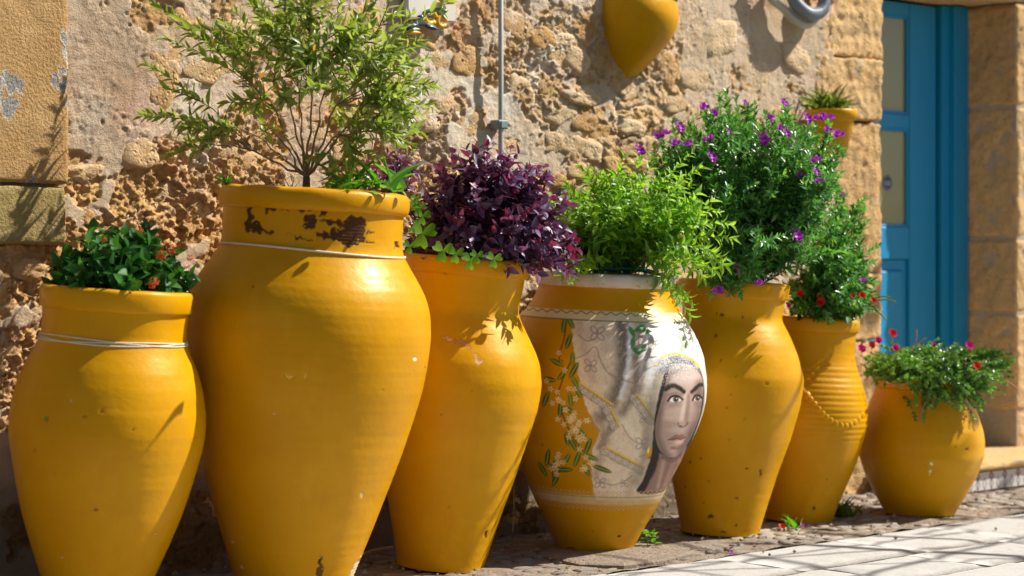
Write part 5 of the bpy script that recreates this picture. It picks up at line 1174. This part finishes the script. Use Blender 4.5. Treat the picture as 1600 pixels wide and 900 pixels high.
# --- grassy tuft in the small wall pot
c = np.array(pc) - U * .015; pl = Plant('grassy_plant', c, 'grassy tuft growing in the small wall flower pot')
for i in range(110):
    d = unit(np.array([rng.normal(-.1, .45), rng.normal(0, .45), 1])); pl.leaf(c + np.array([rng.normal(0, .03), rng.normal(0, .03), 0]), d, U + rv(.5), rng.uniform(.05, .13), .0045, rng.random() * .7, 'leaf_shrub', 'blade', 'blade')
pl.finish(70)

# ------------------------------------------------------------------ small things on the ground
def G(px, py, up=0.0): d = CH * F / (py - HY); return A3(px, py, d) + U * up
g = G(1012, 856); pl = Plant('weed_sprout', g, 'small green weed sprout growing from the cobbles beside the painted jar', 'weed')
for i in range(15):
    p = g + np.array([rng.normal(0, .014), rng.normal(0, .014), rng.uniform(.01, .055)]); pl.leaf(p, np.array([rng.normal(0, 1), rng.normal(-.2, .7), .35]), U + rv(.3), .030, .018, rng.random(), 'leaf_clover', 'ovate')
pl.stem([g, g + U * .05], .0015, 'green_stem'); pl.finish(30)
g = G(1308, 806); pl = Plant('grass_tuft', g, 'tuft of grass growing at the foot of the ribbed jar', 'grass')
for i in range(50): pl.leaf(g + np.array([rng.normal(0, .03), rng.normal(0, .03), 0]), np.array([rng.normal(0, .6), rng.normal(0, .5), 1]), U + rv(.5), rng.uniform(.04, .09), .006, rng.random() * .6, 'leaf_shrub', 'blade', 'blade')
pl.finish(50)
g = G(1238, 826); pl = Plant('grass_sprout', g, 'thin grass sprout in front of the ribbed jar', 'grass')
for i in range(10): pl.leaf(g + np.array([rng.normal(0, .012), rng.normal(0, .012), 0]), np.array([rng.normal(0, .5), rng.normal(0, .5), 1]), U + rv(.5), rng.uniform(.03, .07), .005, rng.random(), 'leaf_clover', 'blade', 'blade')
pl.finish(10)
for px, py, col, lab, s in ((1222, 829, 'fl_red', 'red fallen petals lying on the cobbles', .03), (1253, 828, 'fl_purple', 'purple fallen blossom lying on the cobbles near the grass sprout', .022), (1142, 871, 'fl_purple', 'tiny purple blossom fallen on the pale paving', .018)):
    me = flower_mesh('cup' if 'red' in lab else 'pea', 2); o = obj('fallen_blossom', me, M[col], None, Matrix.Translation(Vector(G(px, py, .012))) @ Matrix.Rotation(.6, 4, 'X') @ Matrix.Diagonal((s, s, s, 1))); tag(o, lab, 'blossom')
o = tube('stick', cr([G(552, 884, .02), G(580, 877, .03), G(612, 868, .025)], 6), .008, simple('dry_wood', (.33, .28, .22), .9, .3, 40, .1, .003), None); tag(o, 'dry grey stick on the ground behind the largest jar', 'stick')
o = tube('dangling_root', cr([A3(802, 745, 7.35), A3(803, 790, 7.34), A3(801, 832, 7.33)], 6), .0018, M['cane'], None, 5); tag(o, 'thin pale dry stalk hanging between slim jar and painted jar', 'stalk')
# broken flat stone under the painted jar
sl = [(838, 868), (905, 884), (975, 886), (1040, 878), (1085, 866), (1060, 856), (980, 850), (860, 852)]; tp = [G(x, y) for x, y in sl]; n = len(tp); cen = sum(tp) / n
V = [q + U * .004 for q in tp] + [q - U * .02 for q in tp] + [cen + (q - cen) * .93 + U * .009 for q in tp]; Fc = [(i, (i + 1) % n, n + (i + 1) % n, n + i) for i in range(n)] + [(i, 2 * n + i, 2 * n + (i + 1) % n, (i + 1) % n) for i in range(n)] + [tuple(range(2 * n, 3 * n))]
tag(obj('flagstone', fixn(mesh_py('flagstone', V, Fc)), M['dirt']), 'dark broken flagstone under the painted jar', 'flagstone')

# ------------------------------------------------------------------ cane pergola over the street, beyond the right edge of the view
per = thing('cane_pergola', (4.4, 8.2, 0), 'cane pergola standing over the street right of the doorway, outside the picture', 'pergola'); pb = np.array((4.4, 8.2, 0))
PZ = 3.1; lift = np.array(sdir) * (PZ / sdir.z)
for (x0, y0_), (x1, y1_), r in (((1080, 852), (1450, 908), .012), ((930, 905), (1420, 842), .010), ((1240, 850), (1640, 872), .024), ((1290, 912), (1680, 822), .014), ((1200, 872), (1650, 842), .010), ((1100, 890), (1700, 868), .008), ((1350, 835), (1700, 852), .016), ((1000, 880), (1320, 925), .009), ((1450, 800), (1640, 812), .012), ((1480, 825), (1640, 790), .010)):
    a, b = G(x0, y0_) + lift, G(x1, y1_) + lift; e = (b - a) * .25; tube('cane', [Vector(a - e - pb), Vector((a + b) / 2 - pb) + Vector((0, 0, .02)), Vector(b + e - pb)], r, M['cane'], per, 8)
for x, y in ((3.2, 7.4), (6.0, 10.0)): tube('post', [Vector((x - pb[0] + 1.2, y - pb[1] - 1.0, 0)), Vector((x - pb[0] + 1.2, y - pb[1] - 1.0, PZ + .1))], .035, M['cane'], per, 10)
pl = Plant('shade_vine', (5.6, 9.2, PZ), 'leafy vine added over the pergola to shade the round jar, outside the picture', 'vine')  # unseen leaf clusters, added to throw dapples on the round jar and jamb
for (cx, cy, cz, r, nn) in ((1.58, 8.38, .35, .22, 70), (2.0, 8.9, .25, .4, 60), (1.9, 9.2, .9, .3, 40)):
    cc = np.array((cx, cy, cz)) + np.array(sdir) * ((PZ - cz) / sdir.z)
    for i in range(nn): pl.leaf(cc + np.array([rng.normal(0, r), rng.normal(0, r), rng.normal(0, .08)]), rv() - U * .3, U + rv(.4), rng.uniform(.07, .13), rng.uniform(.05, .1), rng.random(), 'leaf_shrub', 'ovate')
pl.finish(60)

V, Fc = [], []
for i in range(900):                                # grit, crumbs of mortar and dry bits along the foot of the wall
    tt = rng.uniform(-1.4, 5.2); hq = abs(rng.normal(.25, .3)); 
    if hq > 1.15: continue
    q = np.array((tt, -hq, .006)); r_ = rng.uniform(.003, .009) * (1.5 if rng.random() < .08 else 1); o = len(V)
    for dx, dy, dz in ((1, 0, 0), (-1, .2, 0), (0, 1, 0), (.1, -1, 0), (0, 0, .9), (0, 0, -.9)): V.append(q + r_ * np.array((dx, dy, dz)) * rng.uniform(.6, 1.3, 3))
    Fc += [(o + a, o + b, o + 4) for a, b in ((0, 2), (2, 1), (1, 3), (3, 0))] + [(o + b, o + a, o + 5) for a, b in ((0, 2), (2, 1), (1, 3), (3, 0))]
lit = obj('grit', mesh_py('grit', V, Fc), M['cobble'], pav); tag(lit, kind='stuff')
V, tn = [], []
TV, TF = TPL['lance']; FF = []
for i in range(160):
    tt = rng.uniform(-.6, 4.4); hq = abs(rng.normal(.3, .3)) + .03; q = np.array((tt, -hq, .014 + rng.uniform(0, .006))); L_ = rng.uniform(.015, .04); Rm = rot_to(np.array([rng.normal(), rng.normal(), rng.normal(0, .15)]), U + rv(.25))
    FF.append(TF + len(V) * len(TV)); V.append((TV * np.array([L_ * .35, L_, L_])) @ Rm.T + q); tn.append(np.full(len(TV), rng.random()))
me = mesh_np('dry_leaf_litter', np.concatenate(V), np.concatenate(FF)); attr_f(me, 'tone', np.concatenate(tn)); M['litter'] = mat_leaf('leaf_litter', [(.16, .10, .05), (.26, .16, .07), (.12, .08, .05)], .2, .8, (1.1, 1., .8), .2); tag(obj('dry_leaf_litter', me, M['litter'], pav), kind='stuff')
